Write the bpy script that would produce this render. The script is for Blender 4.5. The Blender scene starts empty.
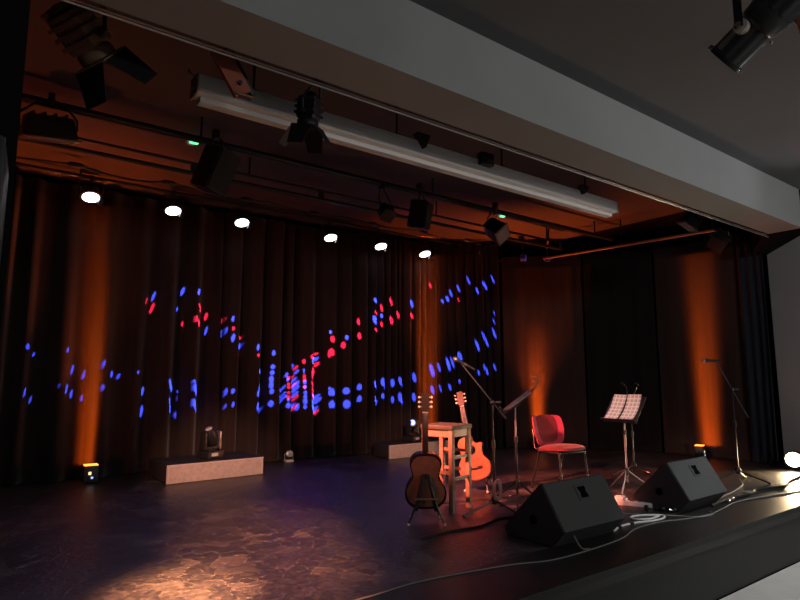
import bpy, bmesh, math, random
from mathutils import Vector, Matrix, Euler
random.seed(7)
S = bpy.context.scene
COL = S.collection
PI = math.pi
V = Vector

# ------------------------------------------------------------------ materials
def mat(name, col, rough=.6, metal=0., emit=None, estr=0., bump=0., bscale=40., var=0., vscale=8., sheen=0., spec=.5, coat=0.):
    m = bpy.data.materials.new(name); m.use_nodes = True
    nt = m.node_tree; b = nt.nodes['Principled BSDF']
    b.inputs['Base Color'].default_value = (*col, 1)
    b.inputs['Roughness'].default_value = rough
    b.inputs['Metallic'].default_value = metal
    b.inputs['Specular IOR Level'].default_value = spec
    b.inputs['Coat Weight'].default_value = coat
    if sheen: b.inputs['Sheen Weight'].default_value = sheen
    tc = nt.nodes.new('ShaderNodeTexCoord')
    if var:
        n = nt.nodes.new('ShaderNodeTexNoise'); n.inputs['Scale'].default_value = vscale; n.inputs['Detail'].default_value = 5
        nt.links.new(tc.outputs['Object'], n.inputs['Vector'])
        r = nt.nodes.new('ShaderNodeMapRange')
        r.inputs['From Min'].default_value = .3; r.inputs['From Max'].default_value = .7
        r.inputs['To Min'].default_value = 1 - var; r.inputs['To Max'].default_value = 1 + var
        nt.links.new(n.outputs['Fac'], r.inputs['Value'])
        mx = nt.nodes.new('ShaderNodeVectorMath'); mx.operation = 'SCALE'
        mx.inputs[0].default_value = col
        nt.links.new(r.outputs[0], mx.inputs['Scale']); nt.links.new(mx.outputs[0], b.inputs['Base Color'])
    if bump:
        n2 = nt.nodes.new('ShaderNodeTexNoise'); n2.inputs['Scale'].default_value = bscale; n2.inputs['Detail'].default_value = 4
        nt.links.new(tc.outputs['Object'], n2.inputs['Vector'])
        bp = nt.nodes.new('ShaderNodeBump'); bp.inputs['Strength'].default_value = bump; bp.inputs['Distance'].default_value = .02
        nt.links.new(n2.outputs['Fac'], bp.inputs['Height']); nt.links.new(bp.outputs[0], b.inputs['Normal'])
    if emit:
        b.inputs['Emission Color'].default_value = (*emit, 1); b.inputs['Emission Strength'].default_value = estr
    return m

M = {}
M['plaster'] = mat('grey_plaster', (.31, .31, .30), .85, var=.06, vscale=1.5, bump=.1, bscale=60)
M['beam'] = mat('beam_plaster', (.31, .315, .30), .85, var=.05, vscale=1.2)
M['ceil'] = mat('ceiling_paint', (.138, .138, .142), .8, var=.08, vscale=1.2, bump=.1, bscale=80)
M['hall'] = mat('hall_floor_vinyl', (.50, .48, .44), .5, var=.08, vscale=3)
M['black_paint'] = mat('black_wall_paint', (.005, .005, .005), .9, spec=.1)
M['stageceil'] = mat('stage_ceiling_board', (.085, .055, .044), .85, var=.1, vscale=.8)
M['skirt'] = mat('stage_skirt_paint', (.013, .0125, .0118), .6, var=.1, vscale=3)
M['black'] = mat('black_powder_coat', (.014, .014, .014), .45, bump=.05, bscale=200)
M['blackmetal'] = mat('black_satin_metal', (.013, .013, .013), .36, .1)
M['castmetal'] = mat('cast_fixture_metal', (.022, .022, .023), .38, .4)
M['brownlitmetal'] = mat('brown_metal_orange_lit', (.24, .13, .08), .5, .1)  # brown raised to carry the orange light on the top left lantern
M['copper'] = mat('frame_orange_reflection', (.55, .22, .10), .35, .5)  # orange of the reflected light put into the plate's colour
M['litplank'] = mat('orange_lit_board', (.36, .10, .055), .8)  # orange light on the plank put into its colour
M['satincast'] = mat('satin_black_casting', (.045, .045, .046), .3, .2)
M['chrome'] = mat('chrome', (.62, .60, .58), .22, 1.)
M['steel'] = mat('dull_steel', (.42, .40, .38), .38, .9)
M['wire'] = mat('galvanised_wire', (.5, .49, .47), .45, .6)
M['screencase'] = mat('screen_case_enamel', (.82, .79, .74), .55)
M['caseend'] = mat('screen_case_end', (.40, .30, .26), .6)
M['wedge'] = mat('textured_monitor_paint', (.050, .050, .048), .6, bump=.35, bscale=300)
M['grille'] = mat('speaker_grille_cloth', (.02, .02, .02), .7, bump=.4, bscale=500)
M['hole'] = mat('handle_recess_black', (.002, .002, .002), .9, spec=.05)
M['riserfront'] = mat('riser_carpet', (.34, .27, .24), .9, var=.15, vscale=25, bump=.3, bscale=150)
M['risertop'] = mat('riser_black_top', (.02, .02, .022), .5)
M['lip'] = mat('riser_edge_strip', (.42, .33, .29), .7)
M['guitartop'] = mat('cedar_soundboard', (.55, .165, .08), .28, var=.1, vscale=12, coat=.4)
M['guitarback'] = mat('mahogany_back', (.22, .10, .06), .3, var=.2, vscale=14, coat=.4)
M['guitardark'] = mat('dark_burst_side', (.025, .012, .008), .25, coat=.5)
M['rosewood'] = mat('rosewood', (.045, .025, .018), .4)
M['bone'] = mat('cream_tuner', (.75, .68, .55), .3)
M['stoolwood'] = mat('beech_stool', (.32, .20, .13), .4, var=.12, vscale=18)
M['stooltop'] = mat('dark_stool_top', (.075, .06, .04), .5, var=.15, vscale=18)
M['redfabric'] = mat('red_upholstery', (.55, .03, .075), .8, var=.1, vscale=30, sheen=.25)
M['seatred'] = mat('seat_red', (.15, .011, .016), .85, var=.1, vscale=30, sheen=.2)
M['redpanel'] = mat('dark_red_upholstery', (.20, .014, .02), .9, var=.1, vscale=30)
M['paper'] = mat('sheet_paper', (.78, .74, .70), .8)
M['whitecable'] = mat('white_cable', (.85, .83, .78), .5)
M['greycable'] = mat('grey_cable', (.20, .19, .18), .5)
M['blackcable'] = mat('black_cable', (.012, .012, .012), .45)
M['parlens'] = mat('par_led_lens', (.9, .9, .95), .2, emit=(.93, .92, 1.), estr=9.)
M['bluelens'] = mat('blue_lens', (.1, .1, .6), .1, emit=(.25, .28, 1.), estr=3.5)
M['bluelitlens'] = mat('lens_with_blue_light', (.05, .06, .5), .2, emit=(.10, .12, 1.), estr=.35)  # glow stands in for blue projected light falling on the fixture
M['orangelens'] = mat('amber_lens', (.7, .25, .05), .2, emit=(1., .30, .03), estr=3.)
M['whitelamp'] = mat('warm_lamp_lens', (1, .9, .75), .2, emit=(1., .78, .48), estr=30.)
M['led_green'] = mat('green_indicator', (.1, .8, .3), .3, emit=(.15, .95, .4), estr=1.6)
M['led_red'] = mat('red_indicator', (.8, .2, .1), .3, emit=(1., .22, .1), estr=.8)
M['led_white'] = mat('white_display', (.8, .8, .8), .3, emit=(1., .8, .35), estr=1.2)
M['led_blue'] = mat('blue_display', (.4, .5, .9), .3, emit=(.4, .5, 1.), estr=1.2)
M['dimlens'] = mat('glass_lens', (.45, .42, .40), .08, spec=.9)
M['bluelitcase'] = mat('case_with_blue_light', (.03, .04, .35), .4)  # blue of the projected light put into the case colour
M['tape'] = mat('stage_tape', (.09, .085, .08), .6)

def curtain_mat(name, col, r2, sc=26):
    """velvet: brown-black pile with a lengthwise nap"""
    m = mat(name, col, .95, sheen=.12, spec=.15)
    nt = m.node_tree; b = nt.nodes['Principled BSDF']
    tc = nt.nodes.new('ShaderNodeTexCoord')
    mp = nt.nodes.new('ShaderNodeMapping'); mp.inputs['Scale'].default_value = (sc, sc, 1.2)
    n = nt.nodes.new('ShaderNodeTexNoise'); n.inputs['Scale'].default_value = 1.; n.inputs['Detail'].default_value = 4
    nt.links.new(tc.outputs['Object'], mp.inputs[0]); nt.links.new(mp.outputs[0], n.inputs['Vector'])
    cr = nt.nodes.new('ShaderNodeMix'); cr.data_type = 'RGBA'
    cr.inputs['A'].default_value = (*[c * (1 - r2) for c in col], 1); cr.inputs['B'].default_value = (*[c * (1 + r2) for c in col], 1)
    nt.links.new(n.outputs['Fac'], cr.inputs['Factor']); nt.links.new(cr.outputs['Result'], b.inputs['Base Color'])
    return m
M['velvet'] = curtain_mat('brown_black_velvet', (.021, .0125, .011), .4)
M['flatdrape'] = curtain_mat('smooth_brown_drape', (.048, .028, .024), .3, 14)
M['blackdrape'] = curtain_mat('black_molton_drape', (.012, .010, .0095), .3)
M['sidedrape'] = curtain_mat('dark_side_drape', (.040, .026, .022), .35)
M['bluedrape'] = curtain_mat('blue_black_drape', (.018, .024, .034), .3)

def stage_floor_mat():
    m = mat('scuffed_dance_vinyl', (.03, .028, .03), .42)
    nt = m.node_tree; b = nt.nodes['Principled BSDF']; L = nt.links.new
    tc = nt.nodes.new('ShaderNodeTexCoord')
    n0 = nt.nodes.new('ShaderNodeTexNoise'); n0.inputs['Scale'].default_value = 1.7; n0.inputs['Detail'].default_value = 5
    L(tc.outputs['Object'], n0.inputs['Vector'])
    # warped cell edges: shoe scuffs and lifted patches
    wv = nt.nodes.new('ShaderNodeTexNoise'); wv.inputs['Scale'].default_value = 5.; wv.inputs['Detail'].default_value = 3
    L(tc.outputs['Object'], wv.inputs['Vector'])
    ad = nt.nodes.new('ShaderNodeVectorMath'); ad.operation = 'MULTIPLY_ADD'; ad.inputs[1].default_value = (.2, .2, 0)
    L(wv.outputs['Color'], ad.inputs[0]); L(tc.outputs['Object'], ad.inputs[2])
    vo = nt.nodes.new('ShaderNodeTexVoronoi'); vo.feature = 'DISTANCE_TO_EDGE'; vo.inputs['Scale'].default_value = 7.5
    L(ad.outputs[0], vo.inputs['Vector'])
    e = nt.nodes.new('ShaderNodeMapRange'); e.inputs['From Min'].default_value = .0; e.inputs['From Max'].default_value = .06
    e.inputs['To Min'].default_value = 1; e.inputs['To Max'].default_value = 0
    L(vo.outputs['Distance'], e.inputs['Value'])
    vc = nt.nodes.new('ShaderNodeTexVoronoi'); vc.inputs['Scale'].default_value = 7.5
    L(ad.outputs[0], vc.inputs['Vector'])
    sx = nt.nodes.new('ShaderNodeSeparateColor'); L(vc.outputs['Color'], sx.inputs[0])
    cellm = nt.nodes.new('ShaderNodeMapRange'); cellm.inputs['From Min'].default_value = .45; cellm.inputs['From Max'].default_value = .95
    L(sx.outputs[0], cellm.inputs['Value'])
    big = nt.nodes.new('ShaderNodeMapRange'); big.inputs['From Min'].default_value = .42; big.inputs['From Max'].default_value = .62
    L(n0.outputs['Fac'], big.inputs['Value'])
    fine = nt.nodes.new('ShaderNodeTexNoise'); fine.inputs['Scale'].default_value = 24; fine.inputs['Detail'].default_value = 6
    L(tc.outputs['Object'], fine.inputs['Vector'])
    fm = nt.nodes.new('ShaderNodeMapRange'); fm.inputs['From Min'].default_value = .4; fm.inputs['From Max'].default_value = .75
    L(fine.outputs['Fac'], fm.inputs['Value'])
    def mth(op, a, c):
        k = nt.nodes.new('ShaderNodeMath'); k.operation = op
        for i, q in enumerate((a, c)):
            if isinstance(q, (int, float)): k.inputs[i].default_value = q
            else: L(q, k.inputs[i])
        return k.outputs[0]
    s = mth('MULTIPLY', mth('MULTIPLY', e.outputs[0], fm.outputs[0]), .95)
    s = mth('ADD', s, mth('MULTIPLY', cellm.outputs[0], .33))
    s = mth('MULTIPLY', s, mth('ADD', mth('MULTIPLY', big.outputs[0], .75), .25))
    s = mth('ADD', s, mth('MULTIPLY', fm.outputs[0], .22))
    mx = nt.nodes.new('ShaderNodeMix'); mx.data_type = 'RGBA'
    mx.inputs['A'].default_value = (.018, .016, .018, 1); mx.inputs['B'].default_value = (.19, .155, .135, 1)
    L(s, mx.inputs['Factor']); L(mx.outputs['Result'], b.inputs['Base Color'])
    rr = nt.nodes.new('ShaderNodeMapRange'); rr.inputs['To Min'].default_value = .36; rr.inputs['To Max'].default_value = .6
    L(s, rr.inputs['Value']); L(rr.outputs[0], b.inputs['Roughness'])
    bp = nt.nodes.new('ShaderNodeBump'); bp.inputs['Strength'].default_value = .6; bp.inputs['Distance'].default_value = .012
    L(s, bp.inputs['Height']); L(bp.outputs[0], b.inputs['Normal'])
    return m
M['deck'] = stage_floor_mat()
M['apron'] = mat('plain_black_apron', (.012, .0112, .0105), .45, var=.15, vscale=4)

def sheet_mat():
    m = M['paper'].copy(); m.name = 'printed_music'
    nt = m.node_tree; b = nt.nodes['Principled BSDF']; L = nt.links.new
    tc = nt.nodes.new('ShaderNodeTexCoord')
    br = nt.nodes.new('ShaderNodeTexBrick'); br.inputs['Scale'].default_value = 1
    br.offset = 0
    br.inputs['Color1'].default_value = (.20, .18, .18, 1); br.inputs['Color2'].default_value = (.12, .11, .11, 1); br.inputs['Mortar'].default_value = (.80, .76, .72, 1)
    br.inputs['Brick Width'].default_value = .052; br.inputs['Row Height'].default_value = .048; br.inputs['Mortar Size'].default_value = .012
    br.inputs['Mortar Smooth'].default_value = .6
    mp = nt.nodes.new('ShaderNodeMapping'); mp.inputs['Rotation'].default_value = (PI / 2, 0, 0)
    L(tc.outputs['Object'], mp.inputs[0]); L(mp.outputs[0], br.inputs['Vector'])
    w = nt.nodes.new('ShaderNodeTexNoise'); w.inputs['Scale'].default_value = 160
    L(tc.outputs['Object'], w.inputs['Vector'])
    mx = nt.nodes.new('ShaderNodeMix'); mx.data_type = 'RGBA'; mx.inputs['A'].default_value = (.8, .76, .72, 1)
    L(w.outputs['Fac'], mx.inputs['Factor']); L(br.outputs['Color'], mx.inputs['B']); L(mx.outputs['Result'], b.inputs['Base Color'])
    return m
M['music'] = sheet_mat()

# ------------------------------------------------------------------ mesh builder
class MB:
    def __init__(s): s.bm = bmesh.new()
    def add(s, verts, faces):
        vs = [s.bm.verts.new(v) for v in verts]
        for f in faces:
            try: s.bm.faces.new([vs[i] for i in f])
            except ValueError: pass
        return vs
    def box(s, c, d, rot=None, bev=0., tap=None):
        t = bmesh.new(); bmesh.ops.create_cube(t, size=1)
        for v in t.verts:
            v.co = V((v.co.x * d[0], v.co.y * d[1], v.co.z * d[2]))
            if tap and v.co.z > 0: v.co.x *= tap; v.co.y *= tap
        if bev: bmesh.ops.bevel(t, geom=t.edges[:], offset=bev, segments=2, affect='EDGES', profile=.6)
        R = (rot if isinstance(rot, Matrix) else Euler(rot).to_matrix()) if rot is not None else Matrix.Identity(3)
        for v in t.verts: v.co = R @ v.co + V(c)
        s.join(t); return s
    def join(s, t):
        m = bpy.data.meshes.new('t'); t.to_mesh(m); t.free(); s.bm.from_mesh(m); bpy.data.meshes.remove(m)
    def cyl(s, a, b, r, r2=None, n=14, cap=True):
        a, b = V(a), V(b); r2 = r if r2 is None else r2
        d = (b - a); q = d.to_track_quat('Z', 'Y')
        A = [a + q @ V((r * math.cos(2 * PI * i / n), r * math.sin(2 * PI * i / n), 0)) for i in range(n)]
        B = [b + q @ V((r2 * math.cos(2 * PI * i / n), r2 * math.sin(2 * PI * i / n), 0)) for i in range(n)]
        f = [(i, (i + 1) % n, n + (i + 1) % n, n + i) for i in range(n)]
        if cap: f += [tuple(range(n - 1, -1, -1)), tuple(range(n, 2 * n))]
        s.add(A + B, f); return s
    def lathe(s, prof, a=(0, 0, 0), axis=(0, 0, 1), n=20):
        """prof: (r, h) pairs along axis from a"""
        a = V(a); q = V(axis).to_track_quat('Z', 'Y'); vs = []; fs = []
        for r, h in prof:
            for i in range(n): vs.append(a + q @ V((r * math.cos(2 * PI * i / n), r * math.sin(2 * PI * i / n), h)))
        for k in range(len(prof) - 1):
            for i in range(n): fs.append((k * n + i, k * n + (i + 1) % n, (k + 1) * n + (i + 1) % n, (k + 1) * n + i))
        fs.append(tuple(range(n - 1, -1, -1))); fs.append(tuple(range((len(prof) - 1) * n, len(prof) * n)))
        s.add(vs, fs); return s
    def tube(s, pts, r, n=8, closed=False, smooth=0):
        pts = [V(p) for p in pts]
        if smooth: pts = catmull(pts, smooth, closed)
        m = len(pts); rings = []
        up = None
        for i, p in enumerate(pts):
            if closed: t = pts[(i + 1) % m] - pts[i - 1]
            else: t = pts[min(i + 1, m - 1)] - pts[max(i - 1, 0)]
            t.normalize()
            if up is None:
                up = t.orthogonal().normalized()
            else:
                up = (up - t * up.dot(t))
                up = up.normalized() if up.length > 1e-6 else t.orthogonal().normalized()
            w = t.cross(up)
            rr = r[i] if isinstance(r, (list, tuple)) else r
            rings.append([p + (up * math.cos(2 * PI * k / n) + w * math.sin(2 * PI * k / n)) * rr for k in range(n)])
        vs = [v for g in rings for v in g]; fs = []
        for i in range(m if closed else m - 1):
            j = (i + 1) % m
            for k in range(n): fs.append((i * n + k, i * n + (k + 1) % n, j * n + (k + 1) % n, j * n + k))
        if not closed: fs += [tuple(range(n - 1, -1, -1)), tuple(range((m - 1) * n, m * n))]
        s.add(vs, fs); return s
    def prism(s, poly, a, b, frame=None, bev=0.):
        """poly: 2D outline, extruded from offset a to b along local z; frame maps (x,y,z)"""
        t = bmesh.new(); n = len(poly)
        A = [t.verts.new((x, y, a)) for x, y in poly]; B = [t.verts.new((x, y, b)) for x, y in poly]
        fa = t.faces.new(A[::-1]); fb = t.faces.new(B)
        for i in range(n): t.faces.new((A[i], A[(i + 1) % n], B[(i + 1) % n], B[i]))
        if bev:
            ed = list(set(fa.edges[:] + fb.edges[:]))
            bmesh.ops.bevel(t, geom=ed, offset=bev, segments=2, affect='EDGES')
        if frame is not None:
            for v in t.verts: v.co = frame @ v.co
        s.join(t); return s
    def sphere(s, c, r, sc=(1, 1, 1), n=14):
        t = bmesh.new(); bmesh.ops.create_uvsphere(t, u_segments=n, v_segments=n // 2 + 2, radius=r)
        for v in t.verts: v.co = V((v.co.x * sc[0], v.co.y * sc[1], v.co.z * sc[2])) + V(c)
        s.join(t); return s
    def xf(s, mtx):
        for v in s.bm.verts: v.co = mtx @ v.co
        return s
    def build(s, name, m, parent=None, smooth=True, label=None):
        bmesh.ops.recalc_face_normals(s.bm, faces=s.bm.faces[:])
        me = bpy.data.meshes.new(name); s.bm.to_mesh(me); s.bm.free()
        if smooth:
            me.polygons.foreach_set('use_smooth', [True] * len(me.polygons))
            try: me.set_sharp_from_angle(angle=math.radians(38))
            except Exception: pass
        for k in (m if isinstance(m, (list, tuple)) else [m]): me.materials.append(k)
        o = bpy.data.objects.new(name, me); COL.objects.link(o)
        if parent is not None: o.parent = parent
        if label: o['label'] = label
        return o

def catmull(P, k, closed=False):
    out = []; n = len(P)
    for i in range(n if closed else n - 1):
        g = (lambda j: P[j % n]) if closed else (lambda j: P[max(0, min(n - 1, j))])
        p0, p1, p2, p3 = g(i - 1), g(i), g(i + 1), g(i + 2)
        for q in range(k):
            t = q / k
            out.append(.5 * ((2 * p1) + (p2 - p0) * t + (2 * p0 - 5 * p1 + 4 * p2 - p3) * t * t + (3 * p1 - p0 - 3 * p2 + p3) * t ** 3))
    if not closed: out.append(P[-1].copy())
    return out

def tag(o, label, cat, group=None):
    o['label'] = label; o['category'] = cat
    if group: o['group'] = group
    return o
def thing(name, label, cat, loc=(0, 0, 0), rot=(0, 0, 0), group=None):
    o = bpy.data.objects.new(name, None); COL.objects.link(o)
    o.empty_display_size = .1; o.location = loc; o.rotation_euler = rot
    return tag(o, label, cat, group)
def struct(o): o['kind'] = 'structure'; return o
def dup(root, loc, rot, label, group=None):
    r = root.copy(); COL.objects.link(r); r.location = loc; r.rotation_euler = rot; r['label'] = label
    if group: r['group'] = group
    for ch in list(root.children):
        if ch.type == 'LIGHT': continue
        c = ch.copy(); COL.objects.link(c); c.parent = r
        for g in list(ch.children):
            d = g.copy(); COL.objects.link(d); d.parent = c
    return r
def look_rot(d, roll=0.):
    """euler that turns local -Z along d"""
    q = V(d).to_track_quat('-Z', 'Y')
    return (q.to_matrix() @ Matrix.Rotation(roll, 3, 'Z')).to_euler()

# ------------------------------------------------------------------ setting
CZ = 3.84
FL = -.5
YF = 2.41
def slab(name, lo, hi, m, bev=0.):
    lo, hi = V(lo), V(hi)
    return struct(MB().box((lo + hi) / 2, hi - lo, bev=bev).build(name, m, smooth=False))
slab('floor', (-3, -4, FL - .1), (12, YF, FL), M['hall'])
slab('ceiling', (-3, -4, 3.38), (12, YF, 3.48), M['ceil'])
# stage deck: vinyl field, with the plain front apron as a strip of its own
slab('stage_deck', (-1.5, 2.96, -.1), (11.5, 10.2, 0), M['deck'])
slab('stage_apron', (-1.5, YF, -.1), (11.5, 2.96, 0), M['apron'])
slab('stage_front', (-1.5, YF + .015, FL), (11.5, YF + .06, -.1), M['skirt'])
slab('trim_1', (-1.5, YF - .006, -.045), (11.5, YF + .006, .002), M['skirt'])
# proscenium beam: grey face and soffit
slab('proscenium_beam', (.09, YF, 2.93), (7.45, 2.76, 3.48), M['beam'])
slab('wall_left', (-3, YF, FL), (.085, 2.76, 3.48), M['black_paint'])
# stage box
slab('ceiling_front', (-1.6, 2.76, CZ), (8.85, 4.25, CZ + .1), M['black_paint'])
slab('ceiling_stage', (-1.6, 4.26, CZ), (8.85, 8.72, CZ + .1), M['stageceil'])
slab('ceiling_side', (8.86, 2.76, CZ + .02), (10.3, 9.9, CZ + .1), M['black_paint'])
slab('ceiling_rear', (-1.6, 8.73, CZ + .02), (8.85, 9.9, CZ + .1), M['black_paint'])
slab('wall_back', (-1.6, 9.8, -.1), (11.6, 9.9, CZ + .1), M['black_paint'])
slab('wall_stage_left', (-1.6, 2.76, -.1), (-1.5, 9.8, CZ), M['black_paint'])
slab('wall_stage_right', (10.16, 2.76, -.1), (10.3, 9.8, CZ + .1), M['black_paint'])
# splayed wing wall at the right
def quadwall(name, a, b, z0, z1, th, m):
    a, b = V((*a, 0)), V((*b, 0)); d = (b - a).normalized(); nrm = V((d.y, -d.x, 0)) * th
    P = [a, b, b + nrm, a + nrm]
    vs = [p + V((0, 0, z0)) for p in P] + [p + V((0, 0, z1)) for p in P]
    o = MB(); o.add(vs, [(0, 1, 2, 3), (4, 5, 6, 7), (0, 1, 5, 4), (1, 2, 6, 5), (2, 3, 7, 6), (3, 0, 4, 7)])
    return struct(o.build(name, m, smooth=False))
quadwall('wall_right', (9.66, -2.5), (9.66, 3.62), FL, CZ, .12, M['plaster'])
# added slanted black panel in place of the shadow above the wing wall
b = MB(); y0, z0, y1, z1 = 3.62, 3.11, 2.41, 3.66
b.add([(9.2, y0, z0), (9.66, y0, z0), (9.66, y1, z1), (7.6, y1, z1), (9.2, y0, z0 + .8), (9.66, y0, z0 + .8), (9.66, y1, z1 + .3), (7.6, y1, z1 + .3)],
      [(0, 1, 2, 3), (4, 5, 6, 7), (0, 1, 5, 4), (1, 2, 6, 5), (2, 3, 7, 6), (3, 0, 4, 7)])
struct(b.build('shadow_panel', M['black_paint'], smooth=False))

# ------------------------------------------------------------------ curtains
def curtain(name, path, z0, z1, folds, m, label, group, seed, tight=1., wide=False):
    rnd = random.Random(seed)
    P = catmull([V((*p, 0)) for p in path], 24)
    seg = [0.]
    for i in range(1, len(P)): seg.append(seg[-1] + (P[i] - P[i - 1]).length)
    Ltot = seg[-1]; step = .014; n = int(Ltot / step); nz = 16
    # irregular pleats: each pleat has its own width and depth
    ph = []; s = 0.
    while s < Ltot + 1:
        w = folds * rnd.uniform(.6, 1.5); ph.append((s, w, rnd.uniform(.5, 1.15))); s += w
    def at(s):
        for i in range(1, len(seg)):
            if seg[i] >= s:
                t = (s - seg[i - 1]) / max(1e-6, seg[i] - seg[i - 1]); p = P[i - 1].lerp(P[i], t); d = (P[i] - P[i - 1]).normalized()
                return p, V((d.y, -d.x, 0))
        d = (P[-1] - P[-2]).normalized(); return P[-1], V((d.y, -d.x, 0))
    def off(s):
        for a, w, k in ph:
            if a <= s < a + w:
                x = (s - a) / w
                return k * ((1 - (.5 + .5 * math.cos(2 * PI * x)) ** 4) if wide else (.5 - .5 * math.cos(2 * PI * x)) ** 1.9)
        return 0
    vs = []; fs = []
    for j in range(nz + 1):
        h = j / nz; z = z1 + (z0 - z1) * h
        for i in range(n + 1):
            s = i * step; p, nr = at(min(s, Ltot))
            drift = .02 * math.sin(3.1 * s + 2 * h) + .015 * h * math.sin(9.7 * s + 4 * h)
            a = (.45 + .55 * h) * tight
            vs.append(p + nr * (a * off(max(0, s + .02 * h * math.sin(2.3 * s))) + drift) + V((0, 0, z)))
    for j in range(nz):
        for i in range(n):
            k = j * (n + 1) + i; fs.append((k, k + 1, k + n + 2, k + n + 1))
    b = MB(); b.add(vs, fs); o = b.build(name, m)
    md = o.modifiers.new('thick', 'SOLIDIFY'); md.thickness = .008; md.offset = -1
    return tag(o, label, 'curtain', group)
GC = 'velvet curtains across the back of the stage'
curtain('stage_curtain', [(-.75, 8.42), (.6, 8.42), (1.9, 8.45), (2.95, 8.46)], .012, 3.74, .33, M['velvet'], 'pleated dark curtain at the far left of the stage back, with one thin orange streak', GC, 3, .26)
curtain('stage_curtain', [(2.97, 8.47), (4.2, 8.46), (5.2, 8.37), (5.75, 8.28)], .012, 3.74, .27, M['velvet'], 'pleated dark curtain between the two low platforms, speckled with tiny red and blue spots', GC, 5, .17, True)
curtain('stage_curtain', [(5.77, 8.30), (6.4, 8.27), (7.1, 8.02), (7.86, 7.50)], .012, 3.74, .17, M['velvet'], 'tightly pleated dark curtain behind the two guitars, with rows of blue spots', GC, 9, .13, True)
curtain('stage_curtain', [(7.92, 7.46), (8.3, 7.12), (8.7, 6.76), (9.0, 6.48)], .012, 3.5, .5, M['flatdrape'], 'smooth brown drape behind the red chair, glowing orange up its middle', 'side drapes on the right of the stage', 12, .05)
curtain('stage_curtain', [(9.02, 6.46), (9.25, 6.2), (9.42, 5.9), (9.55, 5.42)], .012, 3.5, .4, M['blackdrape'], 'plain black drape behind the music stand with the white sheets', 'side drapes on the right of the stage', 21, .05)
curtain('stage_curtain', [(9.57, 5.38), (9.62, 5.0), (9.62, 4.6), (9.60, 4.05)], .012, 3.5, .34, M['sidedrape'], 'dark side drape on the right with a tall orange flame of light up its middle', 'side drapes on the right of the stage', 15, .08)
curtain('stage_curtain', [(9.58, 4.02), (9.585, 3.85), (9.58, 3.70), (9.55, 3.62)], .012, 3.5, .13, M['bluedrape'], 'narrow blue black pleated drape against the grey wing wall', 'side drapes on the right of the stage', 16, .06)

# ------------------------------------------------------------------ pipes and trusses
def pipe(a, b, r, m, label, drops=(), name='lighting_pipe', cat='pipe', group='pipes above the stage'):
    t = thing(name, label, cat, a, group=group)
    a_, b_ = V((0, 0, 0)), V(b) - V(a)
    MB().cyl(a_, b_, r).build('tube', m, t)
    for f in drops:
        p = a_.lerp(b_, f)
        MB().cyl(p, p + V((0, 0, CZ - a[2])), .012, n=8).build('hanger_rod', M['black'], t)
    return t
pipe((-1.3, 8.0, 3.76), (7.75, 8.0, 3.76), .026, M['blackmetal'], 'long black pipe carrying the row of white round lamps', (.02, .25, .5, .75, .98))
pipe((-1.3, 5.61, 3.60), (8.7, 5.61, 3.60), .035, M['black'], 'black pipe across the stage ceiling nearest the screen case', (.05, .3, .6, .95))
def ladder(y, zt, zb, x0, x1, label):
    t = thing('ladder_truss', label, 'truss', (x0, y, zb))
    L = x1 - x0; h = zt - zb
    for z in (0, h): MB().cyl((0, 0, z), (L, 0, z), .026 if z == 0 else .018).build('rail', M['black'], t)
    k = int(L / 1.45)
    for i in range(k + 1): MB().box((L * i / k, 0, h / 2), (.07, .03, h)).build('rung', M['black'], t)
    for f in (.05, .4, .7, .96): MB().cyl((L * f, 0, h), (L * f, 0, CZ - zb), .012, n=8).build('hanger_rod', M['black'], t)
    return t
ladder(6.37, 3.625, 3.51, -1.35, 8.3, 'flat black two rail truss crossing the orange lit stage ceiling')
pipe((8.66, 3.84, 3.40), (8.27, 6.75, 3.40), .022, M['brownlitmetal'], 'short bare pipe running back along the right side of the stage', (.03, .5, .97))
pipe((8.12, 7.72, 3.50), (9.02, 6.98, 3.50), .022, M['brownlitmetal'], 'angled pipe at the back corner above the smooth brown drape', (.05, .95))
pipe((8.0, 6.4, 3.66), (8.55, 6.9, 3.66), .016, M['brownlitmetal'], 'short brown stub pipe just left of the back corner pipe', (.05, .95))
# cable harness lying along the back pipe with its swollen plugs
def harness():
    t = thing('cable_harness', 'black cable with fat plugs looping above the row of round lamps', 'cable', (0, 7.55, 3.68))
    P = [(-.9 + i * .35, .02 * math.sin(i * 2.1), .03 + .022 * math.sin(i * 1.7)) for i in range(25)]
    MB().tube(P, .012, 6, smooth=4).build('cord', M['blackcable'], t)
    for i in range(2, 24, 3):
        p = V(P[i]); MB().lathe([(.01, -.1), (.035, -.06), (.04, 0), (.035, .06), (.01, .1)], p, (1, 0, .0), 10).build('plug', M['blackcable'], t)
harness()
# two steel wires under the beam
for dz, lab in ((.0, 'lower of the two thin steel wires stretched behind the front beam'), (.028, 'upper of the two thin steel wires stretched behind the front beam')):
    tag(MB().cyl((.05, 2.80 + dz * .6, 2.915 + dz), (7.55, 2.80 + dz * .6, 2.915 + dz), .0055, n=8).build('steel_wire', M['wire']), lab, 'wire', 'steel wires behind the beam')
MBx = MB().cyl((-.5, 2.82, 2.99), (7.44, 2.82, 2.99), .024)
tag(MBx.build('lighting_pipe', M['black']), 'black pipe tucked behind the front beam above the steel wires', 'pipe', 'pipes above the stage')

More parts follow.
